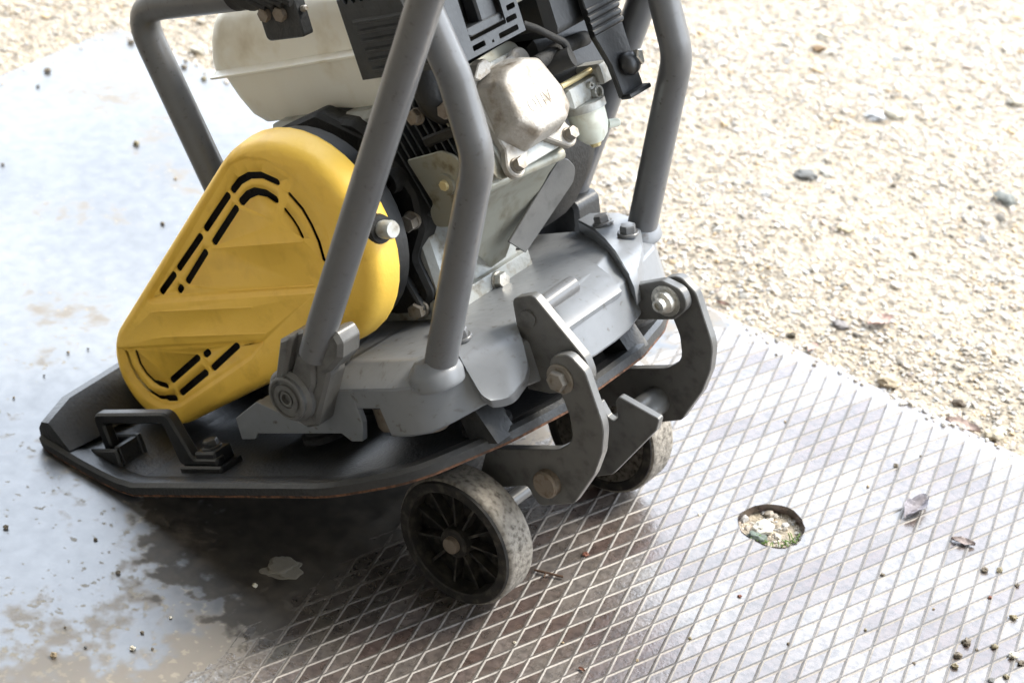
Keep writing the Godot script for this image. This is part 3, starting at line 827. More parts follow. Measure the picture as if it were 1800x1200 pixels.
func muffler(root: Node) -> void:
	# heat guard: a hollow box with louvres on one side and slots at the back
	var comb := CSGBox3D.new()
	comb.name = "muffler_guard"
	comb.size = P(0.1165, 0.082, 0.095)
	comb.position = P(0.11375, 0.531, 0.0385)
	comb.material = M.guard
	root.add_child(comb, true)
	var c := Sh.new()
	var o := P(0.11375, 0.531, 0.0385)
	box(c, P(0.0575, 0.47, -0.0065) - o, P(0.1700, 0.5695, 0.0835) - o, 0.0)
	csgmesh(c, CSGShape3D.OPERATION_SUBTRACTION, comb, M.guard)
	# chamfer along the upper edges
	for e in [[P(0.1139, 0.572, 0.086), 0.2, 0.026, 0], [P(0.172, 0.572, 0.0385), 0.026, 0.2, 1]]:
		c = Sh.new()
		var b := CSGBox3D.new()
		b.operation = CSGShape3D.OPERATION_SUBTRACTION
		b.size = P(e[1], 0.014, e[2])
		b.position = e[0] - o
		b.rotation = P(0.6, 0, 0) if e[3] == 0 else P(0, 0, -0.6)
		b.name = "cutter"
		b.material = M.guard
		comb.add_child(b, true)
	# openings of the rear wall: y0, y1, z0, z1
	for q in [[0.5035, 0.56, 0.012, 0.062], [0.4945, 0.4995, 0.045, 0.062], [0.4935, 0.4985, -0.001, 0.026], [0.503, 0.508, -0.003, 0.0115], [0.5125, 0.5175, -0.005, 0.0065], [0.4935, 0.4965, 0.0335, 0.0365]]:
		c = Sh.new()
		prism(c, fil(v2([q[2], q[0], q[3], q[0], q[3], q[1], q[2], q[1]]), 0.0016, 4), -0.16, -0.19, 0.0, Transform3D(Basis(P(0, 0, 1), P(0, 1, 0), P(-1, 0, 0)), -o))
		csgmesh(c, CSGShape3D.OPERATION_SUBTRACTION, comb, M.guard)
	for k in 9:
		c = Sh.new()
		lathe(c, [Vector2(0, 0.0), Vector2(0.0035, 0.0), Vector2(0.0035, 0.03), Vector2(0, 0.03)], P(0.066 + 0.0095 * k, 0.555, 0.079) - o, P(0, 0.8, 0.6), 12)
		csgmesh(c, CSGShape3D.OPERATION_SUBTRACTION, comb, M.guard)
	for k in 6:
		var s := Sh.new()
		var y := 0.542 - 0.0088 * k
		loft(s, [ring3(v2([0.066 + 0.001 * k, y - 0.0025, 0.158, y - 0.0025, 0.158, y + 0.0025, 0.066 + 0.001 * k, y + 0.0025]), 0.0855), ring3(v2([0.069 + 0.001 * k, y - 0.0016, 0.155, y - 0.0016, 0.155, y + 0.0004, 0.069 + 0.001 * k, y + 0.0004]), 0.0885)])
		part("louvre", s, M.guard, root)
	# the muffler inside, with its clamp plate
	var s := Sh.new()
	prism(s, fil(v2([0.064, 0.505, 0.150, 0.505, 0.150, 0.562, 0.064, 0.562]), 0.02), 0.0, 0.078, 0.008)
	part("muffler", s, M.blackdeep, root)
	s = Sh.new()
	box(s, P(0.1505, 0.511, 0.012), P(0.166, 0.56, 0.036), 0.002)
	prism(s, fil(v2([0.008, 0.506, 0.055, 0.506, 0.060, 0.509, 0.058, 0.514, 0.010, 0.514]), 0.002), -0.150, -0.1685, 0.001, Transform3D(Basis(P(0, 0, 1), P(0, 1, 0), P(-1, 0, 0)), Vector3.ZERO))
	part("clamp_plate", s, M.guard, root)
	# exhaust elbow down to the head
	s = Sh.new()
	tube(s, bend([P(0.096, 0.500, 0.050), P(0.100, 0.450, 0.056), P(0.120, 0.425, 0.020)], 0.02), 0.0145, 18)
	prism(s, fil(v2([0.078, 0.414, 0.130, 0.424, 0.128, 0.433, 0.076, 0.424]), 0.003), 0.036, 0.062, 0.002)
	var el := part("exhaust_elbow", s, M.blackdeep, root)
	bolts(el, [[P(0.080, 0.444, 0.060), P(0, 0.2, 1), 0.0065, 0.008, 0.008], [P(0.118, 0.446, 0.060), P(0.3, 0.2, 1), 0.0065, 0.008, 0.008]], M.rustnut)
	s = Sh.new()
	lathe(s, [Vector2(0, 0), Vector2(0.0065, 0), Vector2(0.0065, 0.008), Vector2(0, 0.009)], P(0.166, 0.520, -0.0095), P(0.3, 0.1, -1), 14)
	part("guard_screw", s, M.alugrey, root)
	# small bracket of the throttle on top of the head
	s = Sh.new()
	prism(s, fil(v2([0.0, 0.0, 0.016, 0.002, 0.020, 0.010, 0.014, 0.016, 0.004, 0.014, -0.006, 0.004]), 0.002), 0.0, 0.012, 0.001, Transform3D(Basis(P(0, 0, -1), P(0, 1, 0), P(1, 0, 0)), P(0.132, 0.462, 0.036)))
	part("head_lug", s, M.alu, root)

func carburetor(root: Node) -> void:
	var s := Sh.new()
	# black intake and air box behind the head
	box(s, P(0.02, 0.405, -0.20), P(0.125, 0.468, -0.062), 0.006)
	part("intake_box", s, M.plastic, root)
	s = Sh.new()
	box(s, P(-0.01, 0.469, -0.205), P(0.165, 0.58, -0.05), 0.008)
	var ac := part("air_cleaner", s, M.plastic, root)
	# strap with its ridges
	s = Sh.new()
	var tr := Transform3D(Basis(P(0, 0, -1), P(0, 1, 0), P(1, 0, 0)), P(0.176, 0, 0.0))
	prism(s, fil(v2([0.088, 0.500, 0.135, 0.500, 0.1335, 0.462, 0.134, 0.426, 0.137, 0.399, 0.1365, 0.391, 0.104, 0.3915, 0.1035, 0.401, 0.101, 0.424, 0.090, 0.455]), [0.002, 0.002, 0.004, 0.004, 0.003, 0.002, 0.002, 0.003, 0.008, 0.006], 3), 0.0, -0.0065, 0.0012, tr)
	box(s, P(0.172, 0.3900, -0.1385), P(0.184, 0.3945, -0.1035), 0.0015)
	for k in 4:
		tube(s, [tr * P(0.089, 0.459 + 0.0068 * k, -0.0015), tr * P(0.1345, 0.459 + 0.0068 * k, -0.0015)], 0.0034, 10)
	var sp := part("strap", s, M.plastic, ac)
	sp.set_meta("label", "glossy black ribbed strap with a round knob")
	s = Sh.new()
	lathe(s, [Vector2(0, 0), Vector2(0.011, 0), Vector2(0.0115, 0.004), Vector2(0.0095, 0.008), Vector2(0.005, 0.0105), Vector2(0, 0.011)], P(0.1775, 0.419, -0.1215), P(1, 0.1, 0.1), 24)
	part("knob", s, M.plastic, ac)
	s = Sh.new()
	prism(s, fil(v2([0.0, -0.007, 0.004, -0.006, 0.005, 0.006, -0.001, 0.008, -0.005, 0.002]), 0.001), 0.0, 0.007, 0.001, Transform3D(Basis(P(0, 0, -1), P(0, 1, 0), P(1, 0, 0)), P(0.182, 0.4215, -0.129)))
	part("wing_nut", s, M.zinc, ac)
	# breather pipe and spark plug lead
	s = Sh.new()
	tube(s, bend([P(0.150, 0.4525, -0.034), P(0.149, 0.455, -0.070), P(0.146, 0.452, -0.100), P(0.125, 0.445, -0.135)], 0.02), 0.0072, 14)
	part("breather_pipe", s, M.rubber, root)
	s = Sh.new()
	tube(s, bend([P(0.150, 0.4905, -0.032), P(0.155, 0.4835, -0.040), P(0.163, 0.4600, -0.0645), P(0.163, 0.4440, -0.064)], 0.012), 0.0036, 12)
	var ld := part("ignition_lead", s, M.rubber, root)
	s = Sh.new()
	tube(s, [P(0.130, 0.440, -0.045), P(0.160, 0.4465, -0.058), P(0.168, 0.448, -0.062)], 0.0092, 16)
	part("plug_cap", s, M.rubber, ld)
	s = Sh.new()
	for w in [[P(0.10, 0.457, -0.066), P(0.10, 0.4615, -0.082), P(0.10, 0.4585, -0.096), P(0.10, 0.445, -0.099)], [P(0.101, 0.4615, -0.104), P(0.101, 0.462, -0.114), P(0.101, 0.459, -0.117), P(0.101, 0.4605, -0.128), P(0.101, 0.456, -0.133)]]:
		tube(s, w, 0.0013, 8)
	box(s, P(0.099, 0.443, -0.103), P(0.1015, 0.4585, -0.097), 0.0005)
	part("control_spring", s, M.brass, root)
	# carburettor
	s = Sh.new()
	box(s, P(0.108, 0.3965, -0.112), P(0.147, 0.4160, -0.066), 0.003)
	box(s, P(0.118, 0.4050, -0.129), P(0.152, 0.4245, -0.110), 0.003)
	lathe(s, [Vector2(0, 0.3895), Vector2(0.0205, 0.3895), Vector2(0.0205, 0.3965), Vector2(0, 0.398)], P(0.138, 0, -0.092), Vector3.UP, 26)
	lathe(s, [Vector2(0, 0), Vector2(0.0062, 0), Vector2(0.0062, 0.005), Vector2(0.0042, 0.005), Vector2(0.0042, 0.002), Vector2(0, 0.002)], P(0.147, 0.4015, -0.102), P(1, 0, 0), 18)
	lathe(s, [Vector2(0, 0), Vector2(0.0036, 0), Vector2(0.0036, 0.004), Vector2(0.0016, 0.004), Vector2(0.0016, 0.001), Vector2(0, 0.001)], P(0.147, 0.410, -0.096), P(1, 0, 0), 14)
	var cb := part("carburetor", s, M.alugrey, root)
	s = Sh.new()
	lathe(s, [Vector2(0, 0.3570), Vector2(0.0085, 0.3575), Vector2(0.0140, 0.3635), Vector2(0.0172, 0.372), Vector2(0.0182, 0.3895), Vector2(0, 0.3896)], P(0.138, 0, -0.092), Vector3.UP, 28)
	part("float_bowl", s, M.white, cb)
	s = Sh.new()
	lathe(s, [Vector2(0, 0), Vector2(0.0042, 0), Vector2(0.0042, 0.009), Vector2(0.003, 0.011), Vector2(0, 0.011)], P(0.148, 0.369, -0.106), P(0.5, -0.2, -0.85), 12)
	part("drain_screw", s, M.white, cb)
	s = Sh.new()
	bolt(s, P(0.138, 0.3575, -0.092), P(0, -1, 0), 0.0042, 0.0045, 0.006)
	part("bowl_nut", s, M.brass, cb, 28.0)
	s = Sh.new()
	tube(s, [P(0.142, 0.4205, -0.064), P(0.142, 0.4205, -0.110)], 0.0030, 12)
	part("throttle_rod", s, M.brass, cb)

func wheels(root: Node) -> void:
	# brackets bolted to the console, links, axle, wheels, latch
	for sd: float in [1.0, -1.0]:
		var wo := P(0.0328, 0.0585, 0.0082)
		var s := Sh.new()
		var br := fil(v2([0.126, 0.186, 0.142, 0.274, 0.168, 0.2765, 0.205, 0.214, 0.2065, 0.196, 0.190, 0.183, 0.150, 0.181]) if sd > 0 else v2([0.118, 0.190, 0.118, 0.2185, 0.185, 0.2245, 0.205, 0.214, 0.206, 0.196, 0.186, 0.185, 0.150, 0.186]), [0.001, 0.008, 0.009, 0.014, 0.016, 0.012, 0.006] if sd > 0 else [0.001, 0.004, 0.012, 0.014, 0.016, 0.012, 0.004], 5)
		prism(s, br, sd * 0.0705, sd * 0.0805, 0.0009)
		var b := part("wheel_bracket", s, M.link, root)
		s = Sh.new()
		var lk := fil(v2([0.169, 0.203, 0.176, 0.2225, 0.198, 0.2235, 0.2105, 0.206, 0.2120, 0.152, 0.200, 0.127, 0.183, 0.106, 0.148, 0.0765, 0.104, 0.073, 0.098, 0.094, 0.060, 0.091, 0.044, 0.043, 0.020, 0.047, 0.018, 0.070, 0.062, 0.1315, 0.150, 0.131, 0.171, 0.139, 0.1765, 0.164, 0.174, 0.188]),
			[0.010, 0.012, 0.012, 0.014, 0.04, 0.03, 0.02, 0.008, 0.008, 0.006, 0.01, 0.014, 0.014, 0.014, 0.01, 0.02, 0.018, 0.03, 0.03], 6)
		prism(s, lk, sd * 0.0820, sd * 0.0915, 0.0009)
		var l := part("link_arm", s, M.link, root)
		bolts(l, [[P(0.180, 0.2005, sd * 0.0915), P(0, 0, sd), 0.0088, 0.009, 0.0145]], M.zincdull)
		s = Sh.new()
		lathe(s, [Vector2(0, 0), Vector2(0.0135, 0), Vector2(0.0135, 0.007), Vector2(0.0118, 0.009), Vector2(0, 0.0092)], P(0.127, 0.0985, sd * 0.0915), P(0, 0, sd), 26)
		part("pin_head", s, M.rustnut, l)
		if sd < 0:
			s = Sh.new()
			lathe(s, [Vector2(0, 0), Vector2(0.0155, 0), Vector2(0.0155, 0.002), Vector2(0.0115, 0.002), Vector2(0.0105, 0.007), Vector2(0.007, 0.010), Vector2(0.0062, 0.014), Vector2(0.004, 0.014), Vector2(0.004, 0.011), Vector2(0, 0.011)], P(0.1835, 0.2045, -0.0705), P(0, 0, 1), 22)
			part("pivot_nut", s, M.zinc, b)
		else:
			s = Sh.new()
			lathe(s, [Vector2(0, 0), Vector2(0.0075, 0), Vector2(0.0082, 0.002), Vector2(0.0078, 0.003), Vector2(0, 0.003)], P(0.155, 0.2545, 0.0795), P(0, 0, 1), 20)
			part("pin_end", s, M.link, b)
			s = Sh.new()
			lathe(s, [Vector2(0, 0), Vector2(0.0083, 0), Vector2(0.0083, 0.046), Vector2(0.007, 0.0475), Vector2(0, 0.0475)], P(0.166, 0.2625, 0.0715), P(0.0, 0.0, -1), 20)
			part("locking_pin", s, M.gray, b)
		# wheel
		s = Sh.new()
		var R := 0.0670
		lathe(s, [Vector2(0.0557, 0.0975), Vector2(R - 0.006, 0.0965), Vector2(R - 0.0015, 0.0985), Vector2(R, 0.102), Vector2(R, 0.1275), Vector2(R - 0.0015, 0.131), Vector2(R - 0.0055, 0.1335), Vector2(R - 0.010, 0.1335), Vector2(0.0557, 0.130), Vector2(0.0557, 0.0975)], wo, P(0, 0, sd), 64)
		var w := part("wheel", s, M.tyre, root)
		s = Sh.new()
		for q: float in [1.0, -1.0]:
			var z := 0.1155 + q * 0.0195
			# one face of the wheel: dark side wall, sunken web, hub
			lathe(s, [Vector2(0.011, 0.1155), Vector2(0.052, 0.1155), Vector2(0.0525, 0.1155 + q * 0.014), Vector2(0.053, z - q * 0.001), Vector2(0.0545, z), Vector2(R - 0.0042, z - q * 0.0004), Vector2(R - 0.0030, z - q * 0.003), Vector2(R - 0.006, z - q * 0.006), Vector2(0.056, z - q * 0.010), Vector2(0.056, 0.1150)], wo, P(0, 0, sd), 64)
			lathe(s, [Vector2(0, 0.1155), Vector2(0.0165, 0.1155), Vector2(0.0150, z - q * 0.002), Vector2(0.0135, z - q * 0.0005), Vector2(0, z - q * 0.0005)], wo, P(0, 0, sd), 28)
			for k in 11:
				var a := TAU * k / 11.0 + 0.2
				var e := P(cos(a), sin(a), 0)
				var f := P(-sin(a), cos(a), 0)
				var o := wo
				var z0 := sd * 0.116
				var z1 := sd * (z - q * 0.0075)
				var z2 := sd * (z - q * 0.0105)
				loft(s, [[o + e * 0.012 + f * 0.0016 + P(0, 0, z0), o + e * 0.012 - f * 0.0016 + P(0, 0, z0), o + e * 0.012 - f * 0.0012 + P(0, 0, z1), o + e * 0.012 + f * 0.0012 + P(0, 0, z1)], [o + e * 0.053 + f * 0.0016 + P(0, 0, z0), o + e * 0.053 - f * 0.0016 + P(0, 0, z0), o + e * 0.053 - f * 0.0012 + P(0, 0, z2), o + e * 0.053 + f * 0.0012 + P(0, 0, z2)]])
		part("rim", s, M.rim, w)
		s = Sh.new()
		lathe(s, [Vector2(0, 0.130), Vector2(0.0085, 0.130), Vector2(0.0085, 0.1375), Vector2(0.0078, 0.1395), Vector2(0.004, 0.1402), Vector2(0, 0.1402)], wo, P(0, 0, sd), 22)
		part("axle_end", s, M.rustnut, w)
	var s := Sh.new()
	tube(s, [P(0.0328, 0.0585, -0.126), P(0.0328, 0.0585, 0.142)], 0.0075, 18)
	tube(s, [P(0.127, 0.0985, -0.0825), P(0.127, 0.0985, 0.0825)], 0.014, 22)
	part("axle", s, M.link, root)
	s = Sh.new()
	prism(s, fil(v2([0.118, 0.118, 0.155, 0.151, 0.162, 0.150, 0.166, 0.136, 0.172, 0.131, 0.178, 0.135, 0.181, 0.151, 0.187, 0.156, 0.2255, 0.133, 0.218, 0.122, 0.150, 0.077, 0.122, 0.074, 0.106, 0.090]), [0.004, 0.004, 0.002, 0.003, 0.003, 0.003, 0.003, 0.003, 0.003, 0.003, 0.006, 0.02, 0.014], 4), 0.026, 0.034, 0.0008)
	part("latch_plate", s, M.link, root)

func compactor() -> void:
	var root := Node3D.new()
	root.name = numbered("plate_compactor")
	add_child(root)
	root.transform = T0
	tag(root, "grey and black plate compactor with yellow belt cover, tipped on two small wheels", "plate compactor")
	base_plate(root)
	console(root)
	belt_cover(root)
	engine(root)
	wheels(root)
	tubes(root)

# ---------------------------------------------------------------- the sheets and the yard
const HOLE := Vector2(0.169, -0.164)
const SEAM := -0.116
const FAR := -0.446
const LEFT := -1.045

func hole_outline(grow := 0.0) -> PackedVector2Array:
	var o := PackedVector2Array()
	var r := RandomNumberGenerator.new()
	r.seed = 5
	for i in 30:
		var a := TAU * i / 30.0
		o.append(HOLE + Vector2(cos(a), sin(a)) * (0.0335 + grow + r.randf_range(-0.0008, 0.0008) + 0.0012 * sin(a * 3.0)))
	return o

func scatter_poly(s: Sh, poly: PackedVector2Array, y: float, col: Color) -> void:
	var big := PackedVector2Array()
	for p in poly: big.append(p * 1000.0)
	var ix := Geometry2D.triangulate_polygon(big)
	for q in range(0, ix.size(), 3):
		var a := P(poly[ix[q]].x, y, poly[ix[q]].y)
		var b := P(poly[ix[q + 1]].x, y, poly[ix[q + 1]].y)
		var c := P(poly[ix[q + 2]].x, y, poly[ix[q + 2]].y)
		if (c - a).cross(b - a).y < 0.0: s.tri(a, c, b)
		else: s.tri(a, b, c)
		for k in 3: s.c.append(col)

var mud_noise: FastNoiseLite

func oil_shade_at(n1: float, n3: float, x: float, z: float) -> float:  # mask for the oily stain and the shade painted under the machine
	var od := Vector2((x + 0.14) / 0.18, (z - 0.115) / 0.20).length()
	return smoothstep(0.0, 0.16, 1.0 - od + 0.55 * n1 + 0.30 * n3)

func tread_sheet() -> void:
	# rolled sheet: ribs run in two directions and leave sunken rhombs between them
	var glossy := Sh.new()
	var matte := Sh.new()
	var s := glossy
	var hb := 0.00950
	var ha := 0.02914
	var origin := Vector2(0.0335, -0.3396)
	var hole := hole_outline()
	var n := FastNoiseLite.new()
	n.seed = 4
	n.frequency = 9.0
	n.fractal_octaves = 4
	var n2 := FastNoiseLite.new()
	n2.seed = 8
	n2.frequency = 90.0
	n2.fractal_octaves = 3
	var x1 := 0.60
	var z1 := 1.05
	var H := 0.0008
	var side := Vector2(hb, ha).length()
	var per := 2.0 * hb * ha / side       # distance between two neighbouring ribs
	for ku in range(-90, 120):
		for kv in range(-120, 120):
			var c := origin + Vector2((ku - kv) * hb, (ku + kv) * ha)
			# jagged start of the pattern beside the smooth sheet, plain margin at the far edge
			if c.x < SEAM + 0.010 or c.x > x1 or c.y > z1 or c.y - ha < FAR + 0.005: continue
			var R := [Vector2(hb, 0), Vector2(0, ha), Vector2(-hb, 0), Vector2(0, -ha)]
			var q := func(f: float) -> Array:
				var o := []
				for e in R: o.append(c + e * f)
				return o
			var f1 := 1.0 - 2.0 * 0.0006 / per
			var f2 := 1.0 - 2.0 * 0.0020 / per
			var r0: Array = q.call(1.0)
			var r1: Array = q.call(f1)
			var r2: Array = q.call(f2)
			# trodden places are brown with old rust, others grey with dried mud
			var d := n.get_noise_2d(c.x, c.y)
			var dust := clampf(0.5 + d * 1.3, 0.0, 1.0)
			# mud trodden over from the smooth sheet
			var e0 := clampf(1.0 - (c.x - SEAM) / 0.10, 0.0, 1.0)
			dust = clampf(dust + e0 * (0.3 + 0.8 * n.get_noise_2d(c.x * 3.0 + 5.0, c.y * 3.0)), 0.0, 1.0)
			var floorc := Color(0.090, 0.062, 0.053).lerp(Color(0.165, 0.145, 0.130), dust)
			var ribc := Color(0.070, 0.061, 0.056).lerp(Color(0.11, 0.099, 0.090), dust)
			var slopec := Color(0.118, 0.104, 0.092).lerp(Color(0.170, 0.154, 0.139), dust)
			# beside the seam the pattern is half buried in trodden mud, and an oily stain with painted machine shade runs across
			var soil := Color(0.185, 0.165, 0.140)
			var bury := clampf(e0 * 1.1 - 0.15 + 0.5 * n.get_noise_2d(c.x * 4.0, c.y * 4.0 + 3.0), 0.0, 0.9)
			var oil_shade := oil_shade_at(mud_noise.get_noise_2d(c.x, c.y), 0.0, c.x, c.y)
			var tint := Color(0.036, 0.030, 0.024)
			floorc = floorc.lerp(soil, bury).lerp(tint, oil_shade * 0.75)
			ribc = ribc.lerp(soil, bury).lerp(tint, oil_shade * 0.6)
			slopec = slopec.lerp(soil, bury).lerp(tint, oil_shade * 0.5)
			var h := H * (1.0 - 0.85 * bury)
			var faces := []
			for i in 4:
				var k := (i + 1) % 4
				faces.append([[r0[i], h], [r0[k], h], [r1[k], h], [r1[i], h], ribc])
				faces.append([[r1[i], h], [r1[k], h], [r2[k], 0.0], [r2[i], 0.0], slopec])
			faces.append([[r2[0], 0.0], [r2[1], 0.0], [r2[2], 0.0], [r2[3], 0.0], floorc])
			var cut := c.distance_to(HOLE) < 0.068
			for fi in faces.size():
				var fc: Array = faces[fi]
				s = glossy if fi == 8 else matte
				var cols := []
				for i in 4:
					var p: Vector2 = fc[i][0]
					cols.append(fc[4] * (1.0 + 0.35 * n2.get_noise_2d(p.x, p.y)))
				if not cut:
					for t in [[0, 1, 2], [0, 2, 3]]:
						for i in t:
							s.t.append(P(fc[i][0].x, fc[i][1], fc[i][0].y))
							s.c.append(cols[i])
				else:
					for t in [[0, 1, 2], [0, 2, 3]]:
						var tri := PackedVector2Array([fc[t[0]][0], fc[t[1]][0], fc[t[2]][0]])
						if absf((tri[1] - tri[0]).cross(tri[2] - tri[0])) < 1e-10: continue
						var big := PackedVector2Array()
						for p in tri: big.append(p * 10000.0)
						var hb2 := PackedVector2Array()
						for p in hole: hb2.append(p * 10000.0)
						for poly in Geometry2D.clip_polygons(big, hb2):
							var ix := Geometry2D.triangulate_polygon(poly)
							for z in range(0, ix.size(), 1):
								var p: Vector2 = poly[ix[z]] / 10000.0
								# height inside the source triangle
								var v0 := tri[1] - tri[0]
								var w0 := tri[2] - tri[0]
								var den := v0.cross(w0)
								var bu := (p - tri[0]).cross(w0) / den
								var bv := v0.cross(p - tri[0]) / den
								var y: float = fc[t[0]][1] + bu * (fc[t[1]][1] - fc[t[0]][1]) + bv * (fc[t[2]][1] - fc[t[0]][1])
								s.t.append(P(p.x, y, p.y))
								s.c.append(cols[0])
	# all upward
	s = matte
	for q in range(0, s.t.size(), 3):
		if (s.t[q + 2] - s.t[q]).cross(s.t[q + 1] - s.t[q]).y < 0.0:
			var kk := s.t[q + 1]
			s.t[q + 1] = s.t[q + 2]
			s.t[q + 2] = kk
	s = glossy
	for q in range(0, s.t.size(), 3):
		if (s.t[q + 2] - s.t[q]).cross(s.t[q + 1] - s.t[q]).y < 0.0:
			var kk := s.t[q + 1]
			s.t[q + 1] = s.t[q + 2]
			s.t[q + 2] = kk
	# the flat body of the sheet a hair below the floors, with the hole and its torch-cut wall
	var plate := PackedVector2Array([Vector2(SEAM, FAR), Vector2(x1 + 0.05, FAR), Vector2(x1 + 0.05, HOLE.y), Vector2(HOLE.x, HOLE.y), Vector2(SEAM, HOLE.y)])
	var lower := PackedVector2Array([Vector2(SEAM, HOLE.y), Vector2(HOLE.x, HOLE.y), Vector2(x1 + 0.05, HOLE.y), Vector2(x1 + 0.05, z1 + 0.05), Vector2(SEAM, z1 + 0.05)])
	var hsc := PackedVector2Array()
	for p in hole: hsc.append(p * 1000.0)
	for half in [plate, lower]:
		var b := PackedVector2Array()
		for p in half: b.append(p * 1000.0)
		for poly in Geometry2D.clip_polygons(b, hsc):
			var q := PackedVector2Array()
			for p in poly: q.append(p / 1000.0)
			scatter_poly(s, q, -0.0004, Color(0.20, 0.18, 0.165))
	for i in hole.size():
		var k := (i + 1) % hole.size()
		var a := P(hole[i].x, 0.0008, hole[i].y)
		var b := P(hole[k].x, 0.0008, hole[k].y)
		var dn := P(0, -0.0098, 0)
		s.tri(a, b, b + dn); s.tri(a, b + dn, a + dn)
		for e in 6: s.c.append(Color(0.075, 0.05, 0.04) * (0.7 + 0.6 * fmod(i * 0.37, 1.0)))
	# outer edges
	for e in [[Vector2(SEAM, FAR), Vector2(x1 + 0.05, FAR)], [Vector2(SEAM, z1 + 0.05), Vector2(SEAM, FAR)]]:
		var a := P(e[0].x, -0.0004, e[0].y)
		var b := P(e[1].x, -0.0004, e[1].y)
		s.quad(a, a - P(0, 0.009, 0), b - P(0, 0.009, 0), b)
		for k in 6: s.c.append(Color(0.10, 0.07, 0.055))
	var m := mat(Color.WHITE, 0.37, 0.25, ntex(0.03, 5, [[0.0, grey(0.70)], [0.4, grey(0.90)], [0.6, grey(1.0)], [1.0, grey(1.0)]], 41), 6.0, ntex(0.05, 4, [], 42, FastNoiseLite.TYPE_SIMPLEX_SMOOTH, 4.0), 0.25, ntex(0.02, 4, [[0.0, grey(0.6)], [1.0, grey(1.0)]], 43))
	m.vertex_color_use_as_albedo = true
	m.metallic_specular = 1.0
	m.clearcoat_enabled = true
	m.clearcoat = 0.7
	m.clearcoat_roughness = 0.27
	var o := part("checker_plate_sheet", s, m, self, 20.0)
	var m2 := mat(Color.WHITE, 0.48, 0.1, ntex(0.05, 5, [[0.0, grey(0.6)], [0.4, grey(0.9)], [0.6, grey(1.0)], [1.0, grey(1.0)]], 45), 9.0)
	m2.vertex_color_use_as_albedo = true
	part("diamond_ribs", matte, m2, o, 20.0).set_meta("kind", "stuff")
	tag(o, "brownish steel tread sheet with raised diamond ribs and a round torch-cut hole", "steel sheet")

